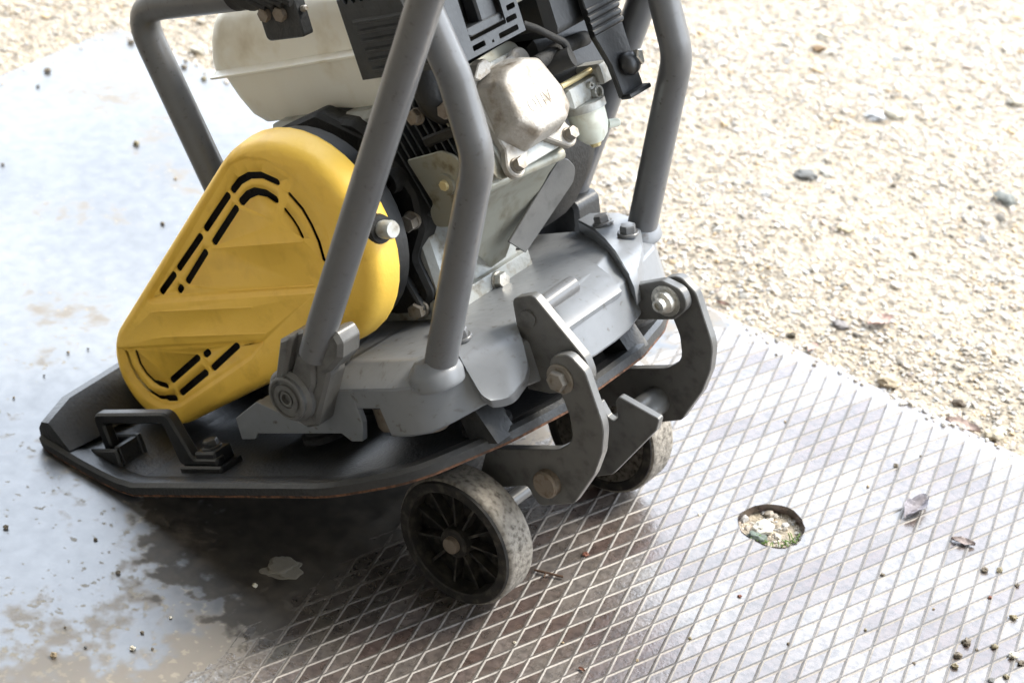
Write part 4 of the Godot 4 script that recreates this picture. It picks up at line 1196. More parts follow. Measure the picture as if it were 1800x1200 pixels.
func smooth_sheet() -> void:
	var s := Sh.new()
	var n := FastNoiseLite.new()
	n.seed = 15
	n.frequency = 2.2
	n.fractal_octaves = 3
	# to the right it thins out as a skin of trodden mud that runs onto the first ribs of the tread
	var edge := SEAM - 0.03
	var cols := []
	for i in 46: cols.append(lerpf(LEFT, edge, i / 45.0))
	for i in 26: cols.append(lerpf(edge, SEAM + 0.075, (i + 1) / 26.0))
	var nx := cols.size() - 1
	var nz := 300
	var n5 := FastNoiseLite.new()
	n5.seed = 19
	n5.frequency = 26.0
	n5.fractal_octaves = 3
	var pt := func(i: int, j: int) -> Vector3:
		var x: float = cols[i]
		var z := lerpf(FAR + 0.003, 1.05, float(j) / nz)
		var sk := clampf((edge - x) / 0.9, 0.0, 1.0) * -0.032 * float(j) / nz
		var y := 0.0011 * n.get_noise_2d(x, z) - 0.0006
		var t := clampf((x - edge) / 0.105, 0.0, 1.0)
		y = lerpf(y, 0.0011 - 0.0021 * t + 0.0011 * n5.get_noise_2d(x, z) * sin(t * PI), smoothstep(0.0, 0.25, t))
		return P(x + sk, y, z)
	for i in nx:
		for j in nz:
			s.quad(pt.call(i, j), pt.call(i + 1, j), pt.call(i + 1, j + 1), pt.call(i, j + 1))
	for i in nx:
		var a: Vector3 = pt.call(i, 0)
		var b: Vector3 = pt.call(i + 1, 0)
		s.quad(a, a - P(0, 0.008, 0), b - P(0, 0.008, 0), b)
	for j in nz:
		var a: Vector3 = pt.call(0, j)
		var b: Vector3 = pt.call(0, j + 1)
		s.quad(b, b - P(0, 0.008, 0), a - P(0, 0.008, 0), a)
	for q in range(0, s.t.size(), 3):
		var w := (s.t[q + 2] - s.t[q]).cross(s.t[q + 1] - s.t[q])
		if w.y < -1e-9:
			var kk := s.t[q + 1]
			s.t[q + 1] = s.t[q + 2]
			s.t[q + 2] = kk
	var a := FastNoiseLite.new()
	a.seed = 51
	a.frequency = 4.5
	a.fractal_octaves = 6
	a.fractal_gain = 0.6
	mud_noise = a
	var b2 := FastNoiseLite.new()
	b2.seed = 52
	b2.frequency = 38.0
	b2.fractal_octaves = 4
	var c2 := FastNoiseLite.new()
	c2.seed = 54
	c2.frequency = 1.6
	c2.fractal_octaves = 3
	var d2 := FastNoiseLite.new()
	d2.seed = 57
	d2.frequency = 75.0
	d2.fractal_octaves = 3
	var W := 640
	var Hh := 1024
	var img := Image.create(W, Hh, true, Image.FORMAT_RGB8)
	var orm := Image.create(W, Hh, true, Image.FORMAT_RGB8)
	for j in Hh:
		for i in W:
			var x := lerpf(LEFT - 0.04, SEAM + 0.08, (i + 0.5) / W)
			var z := lerpf(FAR, 1.05, (j + 0.5) / Hh)
			# dried mud lies thickest where feet come over the seam, in torn patches with grit
			var near := clampf((x + 0.62) / 0.5, 0.0, 1.0) * clampf((z + 0.25) / 0.5, 0.0, 1.0)
			var n1 := a.get_noise_2d(x, z)
			var n3 := b2.get_noise_2d(x, z)
			var mud := smoothstep(-0.05, 0.45, n1 + 0.45 * n3 - 0.26 + 0.34 * near + 0.7 * clampf((x - SEAM + 0.05) / 0.06, 0.0, 1.0))
			var film := smoothstep(-0.25, 0.35, c2.get_noise_2d(x, z) + 0.25 * n1)
			var grit := smoothstep(0.34, 0.46, d2.get_noise_2d(x, z) + 0.24 * near + 0.30 * n1 - 0.22)
			var col := Color(0.445, 0.445, 0.445).lerp(Color(0.50, 0.50, 0.497), film)
			col = col * (1.0 + 0.10 * n3)
			col = col.lerp(Color(0.47, 0.44, 0.40), mud * 0.85)
			col = col.lerp(Color(0.60, 0.57, 0.51), grit * 0.55)
			# oily stain by the seam plus painted shade under the machine, with a torn edge
			var oil_shade := oil_shade_at(n1, n3, x, z)
			col = col.lerp(Color(0.21, 0.19, 0.165) * (1.0 + 0.3 * n3), oil_shade * 0.85)
			mud = maxf(mud, oil_shade * 0.6)
			img.set_pixel(i, j, col)
			var ro := lerpf(0.36, 0.46, film) + 0.05 * n3
			ro = lerpf(ro, 0.8, maxf(mud * 0.6, grit))
			orm.set_pixel(i, j, Color(1.0, ro, lerpf(0.78, 0.1, maxf(mud * 0.75, grit))))
	img.generate_mipmaps()
	orm.generate_mipmaps()
	var m := StandardMaterial3D.new()
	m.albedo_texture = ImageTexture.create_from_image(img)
	var ot := ImageTexture.create_from_image(orm)
	m.roughness = 1.0
	m.metallic = 1.0
	m.roughness_texture = ot
	m.roughness_texture_channel = BaseMaterial3D.TEXTURE_CHANNEL_GREEN
	m.metallic_texture = ot
	m.metallic_texture_channel = BaseMaterial3D.TEXTURE_CHANNEL_BLUE
	s.uv = PackedVector2Array()
	for p in s.t: s.uv.append(Vector2(inverse_lerp(LEFT - 0.04, SEAM + 0.08, p.x), inverse_lerp(FAR, 1.05, p.z)))
	var o := part("smooth_steel_sheet", s, m, self, 60.0)
	tag(o, "bluish grey smooth steel sheet with dried dust patches, under the nose of the compactor", "steel sheet")

func ground_height(n: FastNoiseLite, x: float, z: float) -> float:
	# the yard lies a little proud of the sheets away from their edges
	var d := maxf(FAR - z, LEFT - x)
	var rise := clampf(d / 0.10, 0.0, 1.0)
	return -0.0105 + rise * (0.006 + 0.008 * n.get_noise_2d(x * 1.0, z))

func yard() -> void:
	var n := FastNoiseLite.new()
	n.seed = 61
	n.frequency = 3.5
	n.fractal_octaves = 3
	yard_noise = n
	var s := Sh.new()
	var xs := [-90.0, -20.0, -6.0]
	var zs := [-90.0, -20.0, -6.0]
	for i in 131: xs.append(-3.4 + i * 0.04)
	for i in 131: zs.append(-3.6 + i * 0.04)
	for e in [4.0, 20.0, 90.0]:
		xs.append(e)
		zs.append(e)
	for i in xs.size() - 1:
		for j in zs.size() - 1:
			var q := []
			for e in [[0, 0], [1, 0], [1, 1], [0, 1]]:
				var x: float = xs[i + e[0]]
				var z: float = zs[j + e[1]]
				q.append(P(x, ground_height(n, x, z), z))
			s.quad(q[0], q[1], q[2], q[3])
	var m := mat(Color(0.62, 0.578, 0.512), 0.95, 0.0, ntex(0.03, 6, [[0.0, grey(0.5)], [0.4, grey(0.85)], [0.6, grey(1.0)], [1.0, Color(1, 0.99, 0.96)]], 63), 3.0, ntex(0.05, 5, [], 64, FastNoiseLite.TYPE_SIMPLEX_SMOOTH, 8.0), 0.9)
	var g := part("ground", s, m, self, 60.0)
	g.set_meta("kind", "structure")
	g.set_meta("label", "pale sandy gravel yard")

	# loose gravel
	var pal := [Color(0.46, 0.415, 0.355), Color(0.49, 0.445, 0.385), Color(0.42, 0.37, 0.31), Color(0.52, 0.48, 0.43), Color(0.43, 0.41, 0.37), Color(0.35, 0.31, 0.25), Color(0.50, 0.38, 0.24), Color(0.40, 0.39, 0.38), Color(0.57, 0.54, 0.48), Color(0.42, 0.35, 0.30), Color(0.22, 0.20, 0.17)]
	rng.seed = 77
	for lot in [["gravel", 60000, 0.0016, 0.0036, 0], ["gravel", 60000, 0.0014, 0.0033, 1], ["gravel", 5000, 0.0036, 0.0066, 2], ["gravel", 110000, 0.0009, 0.0019, 3]]:
		var mm := MultiMesh.new()
		mm.transform_format = MultiMesh.TRANSFORM_3D
		mm.use_colors = true
		mm.mesh = pebble_mesh(100 + lot[4], 1)
		var tf := []
		var cc := []
		var k := 0
		var guard := 0
		while k < lot[1] and guard < lot[1] * 4:
			guard += 1
			var x := rng.randf_range(-2.3, 1.0)
			var z := rng.randf_range(-2.6, 0.6)
			var over := 0.0
			if z > FAR and x > LEFT:
				# a few grains lie on the rim of the sheets, and the bed shows in the hole
				var din := minf(z - FAR, x - LEFT)
				if Vector2(x, z).distance_to(HOLE) < 0.045: pass
				elif din < 0.018 and rng.randf() < 0.55 * (1.0 - din / 0.018): over = 0.010
				else: continue
			if Vector2(x, z).distance_to(Vector2(-0.3, -0.7)) > 2.3: continue
			if x + 0.56 * z > 1.05 + 0.0 and rng.randf() < 0.6: continue
			var patch := n.get_noise_2d(x * 0.6 + 9.0, z * 0.6)
			if patch < -0.12 and rng.randf() < 0.55 and lot[4] != 3: continue
			var r: float = lerpf(lot[2], lot[3], pow(rng.randf(), 2.0))
			var b := Basis.from_euler(P(rng.randf_range(-0.5, 0.5), rng.randf() * TAU, rng.randf_range(-0.5, 0.5))) * Basis.from_scale(P(r * rng.randf_range(0.8, 1.25), r * rng.randf_range(0.5, 0.85), r * rng.randf_range(0.8, 1.2)))
			tf.append(Transform3D(b, P(x, ground_height(n, x, z) + over + r * rng.randf_range(-0.05, 0.4), z)))
			var c: Color = pal[mini(int(pow(rng.randf(), 1.25) * pal.size()), pal.size() - 1)]
			cc.append(c * rng.randf_range(0.72, 1.02))
			k += 1
		mm.instance_count = tf.size()
		for i in tf.size():
			mm.set_instance_transform(i, tf[i])
			mm.set_instance_color(i, cc[i])
		var o := MultiMeshInstance3D.new()
		o.name = numbered("gravel")
		o.multimesh = mm
		var gm := mat(Color.WHITE, 0.85)
		gm.vertex_color_use_as_albedo = true
		o.material_override = gm
		add_child(o, true)
		tag(o, ["loose beige gravel of the yard", "loose tan gravel of the yard", "coarser stones among the yard gravel", "fine grit between the gravel stones"][lot[4]], "gravel", "", "stuff")

func pebble_mesh(seed: int, sub := 1, flat := 1.0) -> ArrayMesh:
	var r := RandomNumberGenerator.new()
	r.seed = seed
	var n := FastNoiseLite.new()
	n.seed = seed
	n.frequency = 0.55
	n.fractal_octaves = 2
	var t := (1.0 + sqrt(5.0)) / 2.0
	var v := [P(-1, t, 0), P(1, t, 0), P(-1, -t, 0), P(1, -t, 0), P(0, -1, t), P(0, 1, t), P(0, -1, -t), P(0, 1, -t), P(t, 0, -1), P(t, 0, 1), P(-t, 0, -1), P(-t, 0, 1)]
	var f := [0, 11, 5, 0, 5, 1, 0, 1, 7, 0, 7, 10, 0, 10, 11, 1, 5, 9, 5, 11, 4, 11, 10, 2, 10, 7, 6, 7, 1, 8, 3, 9, 4, 3, 4, 2, 3, 2, 6, 3, 6, 8, 3, 8, 9, 4, 9, 5, 2, 4, 11, 6, 2, 10, 8, 6, 7, 9, 8, 1]
	var tr := []
	for i in f: tr.append(v[i].normalized())
	for k in sub:
		var nt := []
		for i in range(0, tr.size(), 3):
			var a: Vector3 = tr[i]
			var b: Vector3 = tr[i + 1]
			var c: Vector3 = tr[i + 2]
			var ab := (a + b).normalized()
			var bc := (b + c).normalized()
			var ca := (c + a).normalized()
			nt.append_array([a, ab, ca, ab, b, bc, ca, bc, c, ab, bc, ca])
		tr = nt
	var s := Sh.new()
	for p in tr:
		var q: Vector3 = p * (1.0 + 0.55 * n.get_noise_3dv(p * 1.7))
		q.y *= flat
		s.t.append(q)
	s.close(0)
	return mesh_of(s, 50.0)

func stone(called: String, label: String, cat: String, x: float, z: float, r: float, col: Color, seed: int, y := 0.0, group := "", squash := 0.7, stretch := 1.0, turn := 0.0) -> void:
	var o := MeshInstance3D.new()
	o.name = numbered(called)
	o.mesh = pebble_mesh(seed, 2)
	o.material_override = mat(col, 0.8, 0.0, ntex_stone, 30.0)
	o.transform = Transform3D(Basis(Vector3.UP, turn) * Basis.from_scale(P(r * stretch, r * squash, r)), P(x, y + r * squash * 0.75, z))
	add_child(o, true)
	tag(o, label, cat, group)

var ntex_stone: Texture2D
var yard_noise: FastNoiseLite

func flake(called: String, label: String, cat: String, x: float, z: float, len: float, wid: float, turn: float, col: Color, seed: int, y: float, curl := 0.15) -> void:
	# a dry leaf: a thin curled sheet with a ragged outline
	var r := RandomNumberGenerator.new()
	r.seed = seed
	var nn := FastNoiseLite.new()
	nn.seed = seed
	nn.frequency = 1.7
	var g := []
	for i in 13:
		var u := i / 12.0
		var row := []
		var w := wid * pow(sin(clampf(u, 0.03, 0.97) * PI), 0.7) * (0.85 + 0.3 * nn.get_noise_1d(i * 2.0))
		for j in 9:
			var t := j / 4.0 - 1.0
			var edge := 1.0 + (0.18 * nn.get_noise_2d(i * 3.1, t * 9.0) if absf(t) > 0.9 else 0.0)
			var h := curl * wid * (t * t * 0.8 + 0.5 * nn.get_noise_2d(u * 4.0, t * 2.0) + 0.25 * absf(sin(u * 5.0)))
			row.append(P((u - 0.5) * len, maxf(h, 0.0), t * w * 0.5 * edge))
		g.append(row)
	var s := Sh.new()
	shell(s, g, P(0, 0.0004, 0))
	var m := mat(col, 0.8, 0.0, ntex_stone, 18.0)
	var o := part(called, s, m, self, 60.0)
	o.transform = Transform3D(Basis(Vector3.UP, turn), P(x, y, z))
	tag(o, label, cat)

func on_ground(x: float, z: float) -> float:
	return ground_height(yard_noise, x, z)

func litter() -> void:
	ntex_stone = ntex(0.03, 5, [[0.0, grey(0.5)], [0.45, grey(0.9)], [1.0, grey(1.0)]], 71)
	stone("pebble", "larger dark pebble on the tread sheet, near the right edge of the picture", "pebble", 0.362, -0.250, 0.0031, Color(0.43, 0.39, 0.33), 300, 0.0, "pebbles on the tread sheet", 0.75, 1.00, 0.0)
	stone("pebble", "larger olive brown pebble on the tread sheet, near the right edge of the picture", "pebble", 0.373, -0.260, 0.0029, Color(0.50, 0.46, 0.36), 301, 0.0, "pebbles on the tread sheet", 0.75, 1.21, 1.7)
	stone("pebble", "small dark pebble on the tread sheet, near the right edge of the picture", "pebble", 0.397, -0.252, 0.0020, Color(0.43, 0.39, 0.33), 302, 0.0, "pebbles on the tread sheet", 0.75, 1.12, 3.4)
	stone("pebble", "small rust red pebble on the tread sheet, near the right edge of the picture", "pebble", 0.386, -0.217, 0.0020, Color(0.46, 0.28, 0.21), 303, 0.0, "pebbles on the tread sheet", 0.75, 1.03, 5.1)
	stone("pebble", "larger olive brown pebble on the tread sheet, near the right edge of the picture", "pebble", 0.417, -0.206, 0.0031, Color(0.50, 0.46, 0.36), 304, 0.0, "pebbles on the tread sheet", 0.75, 1.24, 0.5)
	stone("pebble", "larger dark pebble on the tread sheet, lower right cluster", "pebble", 0.401, -0.143, 0.0039, Color(0.43, 0.39, 0.33), 305, 0.0, "pebbles on the tread sheet", 0.75, 1.15, 2.2)
	stone("pebble", "larger olive brown pebble on the tread sheet, lower right cluster", "pebble", 0.424, -0.156, 0.0030, Color(0.50, 0.46, 0.36), 306, 0.0, "pebbles on the tread sheet", 0.75, 1.06, 3.9)
	stone("pebble", "tiny dark pebble on the tread sheet, lower right cluster", "pebble", 0.413, -0.141, 0.0016, Color(0.43, 0.39, 0.33), 307, 0.0, "pebbles on the tread sheet", 0.75, 1.27, 5.6)
	stone("pebble", "larger dark pebble on the tread sheet, lower right cluster", "pebble", 0.404, -0.121, 0.0035, Color(0.43, 0.39, 0.33), 308, 0.0, "pebbles on the tread sheet", 0.75, 1.18, 1.0)
	stone("pebble", "larger olive brown pebble on the tread sheet, lower right cluster", "pebble", 0.409, -0.106, 0.0030, Color(0.50, 0.46, 0.36), 309, 0.0, "pebbles on the tread sheet", 0.75, 1.09, 2.7)
	stone("pebble", "larger dark pebble on the tread sheet, lower right cluster", "pebble", 0.454, -0.153, 0.0033, Color(0.43, 0.39, 0.33), 310, 0.0, "pebbles on the tread sheet", 0.75, 1.00, 4.4)
	stone("pebble", "small olive brown pebble on the tread sheet, lower right cluster", "pebble", 0.452, -0.127, 0.0024, Color(0.50, 0.46, 0.36), 311, 0.0, "pebbles on the tread sheet", 0.75, 1.21, 6.1)
	stone("pebble", "larger grey pebble on the tread sheet, lower right cluster", "pebble", 0.444, -0.112, 0.0027, Color(0.42, 0.42, 0.41), 312, 0.0, "pebbles on the tread sheet", 0.75, 1.12, 1.6)
	stone("pebble", "small dark pebble on the tread sheet, right of the hole", "pebble", 0.291, -0.174, 0.0020, Color(0.43, 0.39, 0.33), 313, 0.0, "pebbles on the tread sheet", 0.75, 1.03, 3.3)
	stone("pebble", "tiny olive brown pebble on the tread sheet, right of the hole", "pebble", 0.320, -0.093, 0.0014, Color(0.50, 0.46, 0.36), 314, 0.0, "pebbles on the tread sheet", 0.75, 1.24, 5.0)
	stone("pebble", "tiny dark pebble on the tread sheet, lower right cluster", "pebble", 0.378, -0.084, 0.0014, Color(0.43, 0.39, 0.33), 315, 0.0, "pebbles on the tread sheet", 0.75, 1.15, 0.4)
	stone("pebble", "small dark pebble on the tread sheet, by the crumpled leaf", "pebble", 0.211, -0.336, 0.0027, Color(0.43, 0.39, 0.33), 316, 0.0, "pebbles on the tread sheet", 0.75, 1.06, 2.1)
	stone("pebble", "tiny rust red pebble on the tread sheet, near the round hole", "pebble", 0.205, -0.051, 0.0016, Color(0.46, 0.28, 0.21), 317, 0.0, "pebbles on the tread sheet", 0.75, 1.27, 3.8)
	stone("pebble", "tiny dark pebble on the tread sheet, near the round hole", "pebble", 0.276, -0.026, 0.0013, Color(0.43, 0.39, 0.33), 318, 0.0, "pebbles on the tread sheet", 0.75, 1.18, 5.5)
	stone("pebble", "tiny olive brown pebble on the tread sheet, near the round hole", "pebble", 0.204, 0.032, 0.0016, Color(0.50, 0.46, 0.36), 319, 0.0, "pebbles on the tread sheet", 0.75, 1.09, 0.9)
	stone("pebble", "tiny tan pebble on the tread sheet, by the crumpled leaf", "pebble", 0.207, -0.286, 0.0015, Color(0.62, 0.55, 0.44), 320, 0.0, "pebbles on the tread sheet", 0.75, 1.00, 2.6)
	stone("pebble", "tiny whitish pebble on the tread sheet, near the round hole", "pebble", 0.106, -0.127, 0.0017, Color(0.80, 0.77, 0.70), 321, 0.0, "pebbles on the tread sheet", 0.75, 1.21, 4.3)
	stone("pebble", "tiny dark pebble on the tread sheet, by the crumpled leaf", "pebble", 0.221, -0.370, 0.0012, Color(0.43, 0.39, 0.33), 322, 0.0, "pebbles on the tread sheet", 0.75, 1.12, 6.0)
	stone("pebble", "tiny tan pebble on the tread sheet, beyond the round hole", "pebble", 0.084, -0.321, 0.0012, Color(0.62, 0.55, 0.44), 323, 0.0, "pebbles on the tread sheet", 0.75, 1.03, 1.4)
	stone("pebble", "tiny dark pebble on the tread sheet, beyond the round hole", "pebble", 0.009, -0.420, 0.0013, Color(0.43, 0.39, 0.33), 324, 0.0, "pebbles on the tread sheet", 0.75, 1.24, 3.1)
	stone("pebble", "tiny tan pebble on the tread sheet, right of the hole", "pebble", 0.353, -0.165, 0.0011, Color(0.62, 0.55, 0.44), 325, 0.0, "pebbles on the tread sheet", 0.75, 1.15, 4.8)
	stone("pebble", "tiny tan pebble on the tread sheet, near the round hole", "pebble", 0.208, -0.007, 0.0011, Color(0.62, 0.55, 0.44), 326, 0.0, "pebbles on the tread sheet", 0.75, 1.06, 0.2)
	stone("pebble", "tiny tan pebble on the tread sheet, at the bottom edge of the picture", "pebble", 0.185, 0.090, 0.0013, Color(0.62, 0.55, 0.44), 327, 0.0, "pebbles on the tread sheet", 0.75, 1.27, 1.9)
	stone("pebble", "tiny tan pebble on the tread sheet, at the bottom edge of the picture", "pebble", 0.120, 0.118, 0.0013, Color(0.62, 0.55, 0.44), 328, 0.0, "pebbles on the tread sheet", 0.75, 1.18, 3.6)
	stone("pebble", "tiny whitish pebble on the tread sheet, at the bottom edge of the picture", "pebble", 0.087, 0.148, 0.0013, Color(0.80, 0.77, 0.70), 329, 0.0, "pebbles on the tread sheet", 0.75, 1.09, 5.3)
	stone("pebble", "larger dark pebble on the smooth sheet, near its far corner", "pebble", -1.016, -0.293, 0.0041, Color(0.43, 0.39, 0.33), 300, 0.0, "pebbles on the smooth sheet", 0.75, 1.00, 0.0)
	stone("pebble", "tiny grey pebble on the smooth sheet, near its far corner", "pebble", -0.995, -0.258, 0.0022, Color(0.42, 0.42, 0.41), 301, 0.0, "pebbles on the smooth sheet", 0.75, 1.21, 1.7)
	stone("pebble", "larger dark pebble on the smooth sheet, near its far corner", "pebble", -0.999, -0.423, 0.0038, Color(0.43, 0.39, 0.33), 302, 0.0, "pebbles on the smooth sheet", 0.75, 1.12, 3.4)
	stone("pebble", "larger olive brown pebble on the smooth sheet, beside the yellow cover", "pebble", -0.806, -0.244, 0.0039, Color(0.50, 0.46, 0.36), 303, 0.0, "pebbles on the smooth sheet", 0.75, 1.03, 5.1)
	stone("pebble", "small dark pebble on the smooth sheet, between the guard tube and the fuel tank", "pebble", -0.904, -0.425, 0.0033, Color(0.43, 0.39, 0.33), 304, 0.0, "pebbles on the smooth sheet", 0.75, 1.24, 0.5)
	stone("pebble", "small olive brown pebble on the smooth sheet, between the guard tube and the fuel tank", "pebble", -0.865, -0.421, 0.0033, Color(0.50, 0.46, 0.36), 305, 0.0, "pebbles on the smooth sheet", 0.75, 1.15, 2.2)
	stone("pebble", "small dark pebble on the smooth sheet, beside the yellow cover", "pebble", -0.655, -0.138, 0.0023, Color(0.43, 0.39, 0.33), 306, 0.0, "pebbles on the smooth sheet", 0.75, 1.06, 3.9)
	stone("pebble", "tiny tan pebble on the smooth sheet, beside the yellow cover", "pebble", -0.716, -0.220, 0.0017, Color(0.62, 0.55, 0.44), 307, 0.0, "pebbles on the smooth sheet", 0.75, 1.27, 5.6)
	stone("pebble", "tiny tan pebble on the smooth sheet, left of the compactor nose", "pebble", -0.543, 0.113, 0.0015, Color(0.62, 0.55, 0.44), 308, 0.0, "pebbles on the smooth sheet", 0.75, 1.18, 1.0)
	stone("pebble", "tiny grey pebble on the smooth sheet, left of the compactor nose", "pebble", -0.533, 0.094, 0.0012, Color(0.42, 0.42, 0.41), 309, 0.0, "pebbles on the smooth sheet", 0.75, 1.09, 2.7)
	stone("pebble", "small dark pebble on the smooth sheet, at the bottom left", "pebble", -0.372, 0.353, 0.0025, Color(0.43, 0.39, 0.33), 310, 0.0, "pebbles on the smooth sheet", 0.75, 1.00, 4.4)
	stone("pebble", "tiny dark pebble on the smooth sheet, in front of the base plate", "pebble", -0.298, 0.307, 0.0017, Color(0.43, 0.39, 0.33), 311, 0.0, "pebbles on the smooth sheet", 0.75, 1.21, 6.1)
	stone("pebble", "small dark pebble on the smooth sheet, in front of the base plate", "pebble", -0.247, 0.327, 0.0019, Color(0.43, 0.39, 0.33), 312, 0.0, "pebbles on the smooth sheet", 0.75, 1.12, 1.6)
	stone("pebble", "tiny dark pebble on the smooth sheet, in front of the base plate", "pebble", -0.171, 0.370, 0.0016, Color(0.43, 0.39, 0.33), 313, 0.0, "pebbles on the smooth sheet", 0.75, 1.03, 3.3)
	stone("pebble", "tiny dark pebble on the smooth sheet, at the bottom left", "pebble", -0.227, 0.412, 0.0011, Color(0.43, 0.39, 0.33), 314, 0.0, "pebbles on the smooth sheet", 0.75, 1.24, 5.0)
	stone("pebble", "tiny grey pebble on the smooth sheet, at the bottom left", "pebble", -0.194, 0.418, 0.0013, Color(0.42, 0.42, 0.41), 315, 0.0, "pebbles on the smooth sheet", 0.75, 1.15, 0.4)
	stone("pebble", "larger tan pebble on the smooth sheet, at the bottom left", "pebble", -0.206, 0.445, 0.0029, Color(0.62, 0.55, 0.44), 316, 0.0, "pebbles on the smooth sheet", 0.75, 1.06, 2.1)
	stone("pebble", "tiny dark pebble on the smooth sheet, left of the compactor nose", "pebble", -0.882, -0.099, 0.0017, Color(0.43, 0.39, 0.33), 317, 0.0, "pebbles on the smooth sheet", 0.75, 1.27, 3.8)
	stone("pebble", "tiny grey pebble on the smooth sheet, left of the compactor nose", "pebble", -0.530, 0.159, 0.0012, Color(0.42, 0.42, 0.41), 318, 0.0, "pebbles on the smooth sheet", 0.75, 1.18, 5.5)
	stone("pebble", "tiny tan pebble on the smooth sheet, left of the compactor nose", "pebble", -0.523, 0.207, 0.0012, Color(0.62, 0.55, 0.44), 319, 0.0, "pebbles on the smooth sheet", 0.75, 1.09, 0.9)
	stone("pebble", "tiny dark pebble on the smooth sheet, in front of the base plate", "pebble", -0.149, 0.379, 0.0013, Color(0.43, 0.39, 0.33), 320, 0.0, "pebbles on the smooth sheet", 0.75, 1.00, 2.6)
	stone("pebble", "tiny whitish pebble on the smooth sheet, in front of the base plate", "pebble", -0.167, 0.338, 0.0013, Color(0.80, 0.77, 0.70), 321, 0.0, "pebbles on the smooth sheet", 0.75, 1.21, 4.3)
	stone("pebble", "white pebble on the tread sheet at the lower right corner", "pebble", 0.444, -0.157, 0.0044, Color(0.80, 0.77, 0.70), 400, 0.000)
	stone("pebble", "rust red nugget on the tread sheet beside the near wheel", "pebble", 0.060, 0.002, 0.0030, Color(0.46, 0.28, 0.21), 401, 0.000)
	stone("pebble", "white chip on the smooth sheet at the bottom left", "pebble", -0.162, 0.391, 0.0026, Color(0.80, 0.77, 0.70), 402, 0.000)
	stone("pebble", "pale chip on the seam in front of the near wheel", "pebble", -0.141, 0.253, 0.0024, Color(0.80, 0.77, 0.70), 403, 0.000)
	stone("stone", "dark grey oblong stone in the gravel right of the far guard leg", "stone", -0.180, -0.783, 0.0093, Color(0.42, 0.42, 0.41), 500, on_ground(-0.180, -0.783), "", 0.6, 1.50, 0.6)
	stone("stone", "dark grey stone in the gravel near the right edge of the picture", "stone", 0.033, -0.907, 0.0101, Color(0.46, 0.47, 0.45), 501, on_ground(0.033, -0.907), "", 0.6, 1.30, 0.3)
	stone("stone", "pale round stone in the gravel at the top left, right of the guard tube", "stone", -0.932, -0.481, 0.0098, Color(0.80, 0.77, 0.70), 502, on_ground(-0.932, -0.481), "", 0.6, 1.00, 0.0)
	stone("stone", "white stone in the gravel at the top, nearest the guard leg", "stone", -0.362, -1.121, 0.0080, Color(0.80, 0.77, 0.70), 503, on_ground(-0.362, -1.121), "", 0.6, 1.20, 0.4)
	stone("stone", "brown flat stone just below the white stone at the top", "stone", -0.347, -1.081, 0.0067, Color(0.50, 0.40, 0.28), 504, on_ground(-0.347, -1.081), "", 0.6, 1.40, 0.5)
	stone("stone", "large white stone in the upper right gravel", "stone", -0.180, -1.000, 0.0102, Color(0.80, 0.77, 0.70), 505, on_ground(-0.180, -1.000), "", 0.6, 1.20, 0.2)
	stone("stone", "bluish grey stone beside the large white stone", "stone", -0.193, -0.974, 0.0094, Color(0.72, 0.73, 0.74), 506, on_ground(-0.193, -0.974), "", 0.6, 1.30, 0.7)
	stone("stone", "whitish stone at the right edge of the gravel", "stone", -0.080, -1.154, 0.0101, Color(0.80, 0.77, 0.70), 507, on_ground(-0.080, -1.154), "", 0.6, 1.10, 1.0)
	stone("stone", "cream stone right of the dark oblong stone", "stone", -0.167, -0.812, 0.0072, Color(0.75, 0.74, 0.70), 508, on_ground(-0.167, -0.812), "", 0.6, 1.20, 0.1)
	stone("stone", "small dark stone high in the right gravel", "stone", -0.266, -1.186, 0.0044, Color(0.43, 0.39, 0.33), 509, on_ground(-0.266, -1.186), "", 0.6, 1.20, 0.8)
	stone("stone", "small dark stone below the bluish grey stone", "stone", -0.088, -0.843, 0.0036, Color(0.43, 0.39, 0.33), 510, on_ground(-0.088, -0.843), "", 0.6, 1.00, 2.0)
	stone("stone", "tan stone lying near the far edge of the tread sheet", "stone", 0.123, -0.470, 0.0101, Color(0.72, 0.66, 0.56), 511, on_ground(0.123, -0.470), "", 0.6, 1.20, 0.5)
	stone("stone", "cream stone close to the sheet edge at the right", "stone", 0.256, -0.467, 0.0093, Color(0.74, 0.70, 0.61), 512, on_ground(0.256, -0.467), "", 0.6, 1.20, 0.9)
	stone("stone", "dark brown clod between the two mauve leaves", "stone", 0.200, -0.491, 0.0053, Color(0.30, 0.25, 0.19), 513, on_ground(0.200, -0.491), "", 0.6, 1.20, 0.4)
	stone("stone", "grey stone left of the small mauve leaf", "stone", 0.027, -0.527, 0.0065, Color(0.55, 0.53, 0.52), 514, on_ground(0.027, -0.527), "", 0.6, 1.30, 0.3)
	stone("stone", "cream stone in the middle of the right gravel", "stone", -0.074, -0.703, 0.0076, Color(0.74, 0.69, 0.58), 515, on_ground(-0.074, -0.703), "", 0.6, 1.30, 0.6)
	stone("stone", "dark clod at the sheet edge just right of the far link", "stone", -0.004, -0.474, 0.0045, Color(0.28, 0.25, 0.18), 516, on_ground(-0.004, -0.474), "", 0.6, 1.00, 0.2)
	stone("stone", "dark green-grey stone at the bottom of the round hole", "stone", 0.165, -0.143, 0.0085, Color(0.36, 0.40, 0.36), 540, -0.0105, "", 0.6, 1.2, 0.4)
	stone("stone", "white stone at the bottom of the round hole", "stone", 0.161, -0.163, 0.0095, Color(0.85, 0.83, 0.78), 541, -0.0105, "", 0.5, 1.1, 1.4)
	flake("dead_leaf", "large mauve brown dead leaf on the gravel beyond the tread sheet", "leaf", 0.060, -0.558, 0.0325, 0.0237, 1.12, Color(0.74, 0.64, 0.60), 600, on_ground(0.060, -0.558) + 0.004, 0.22)
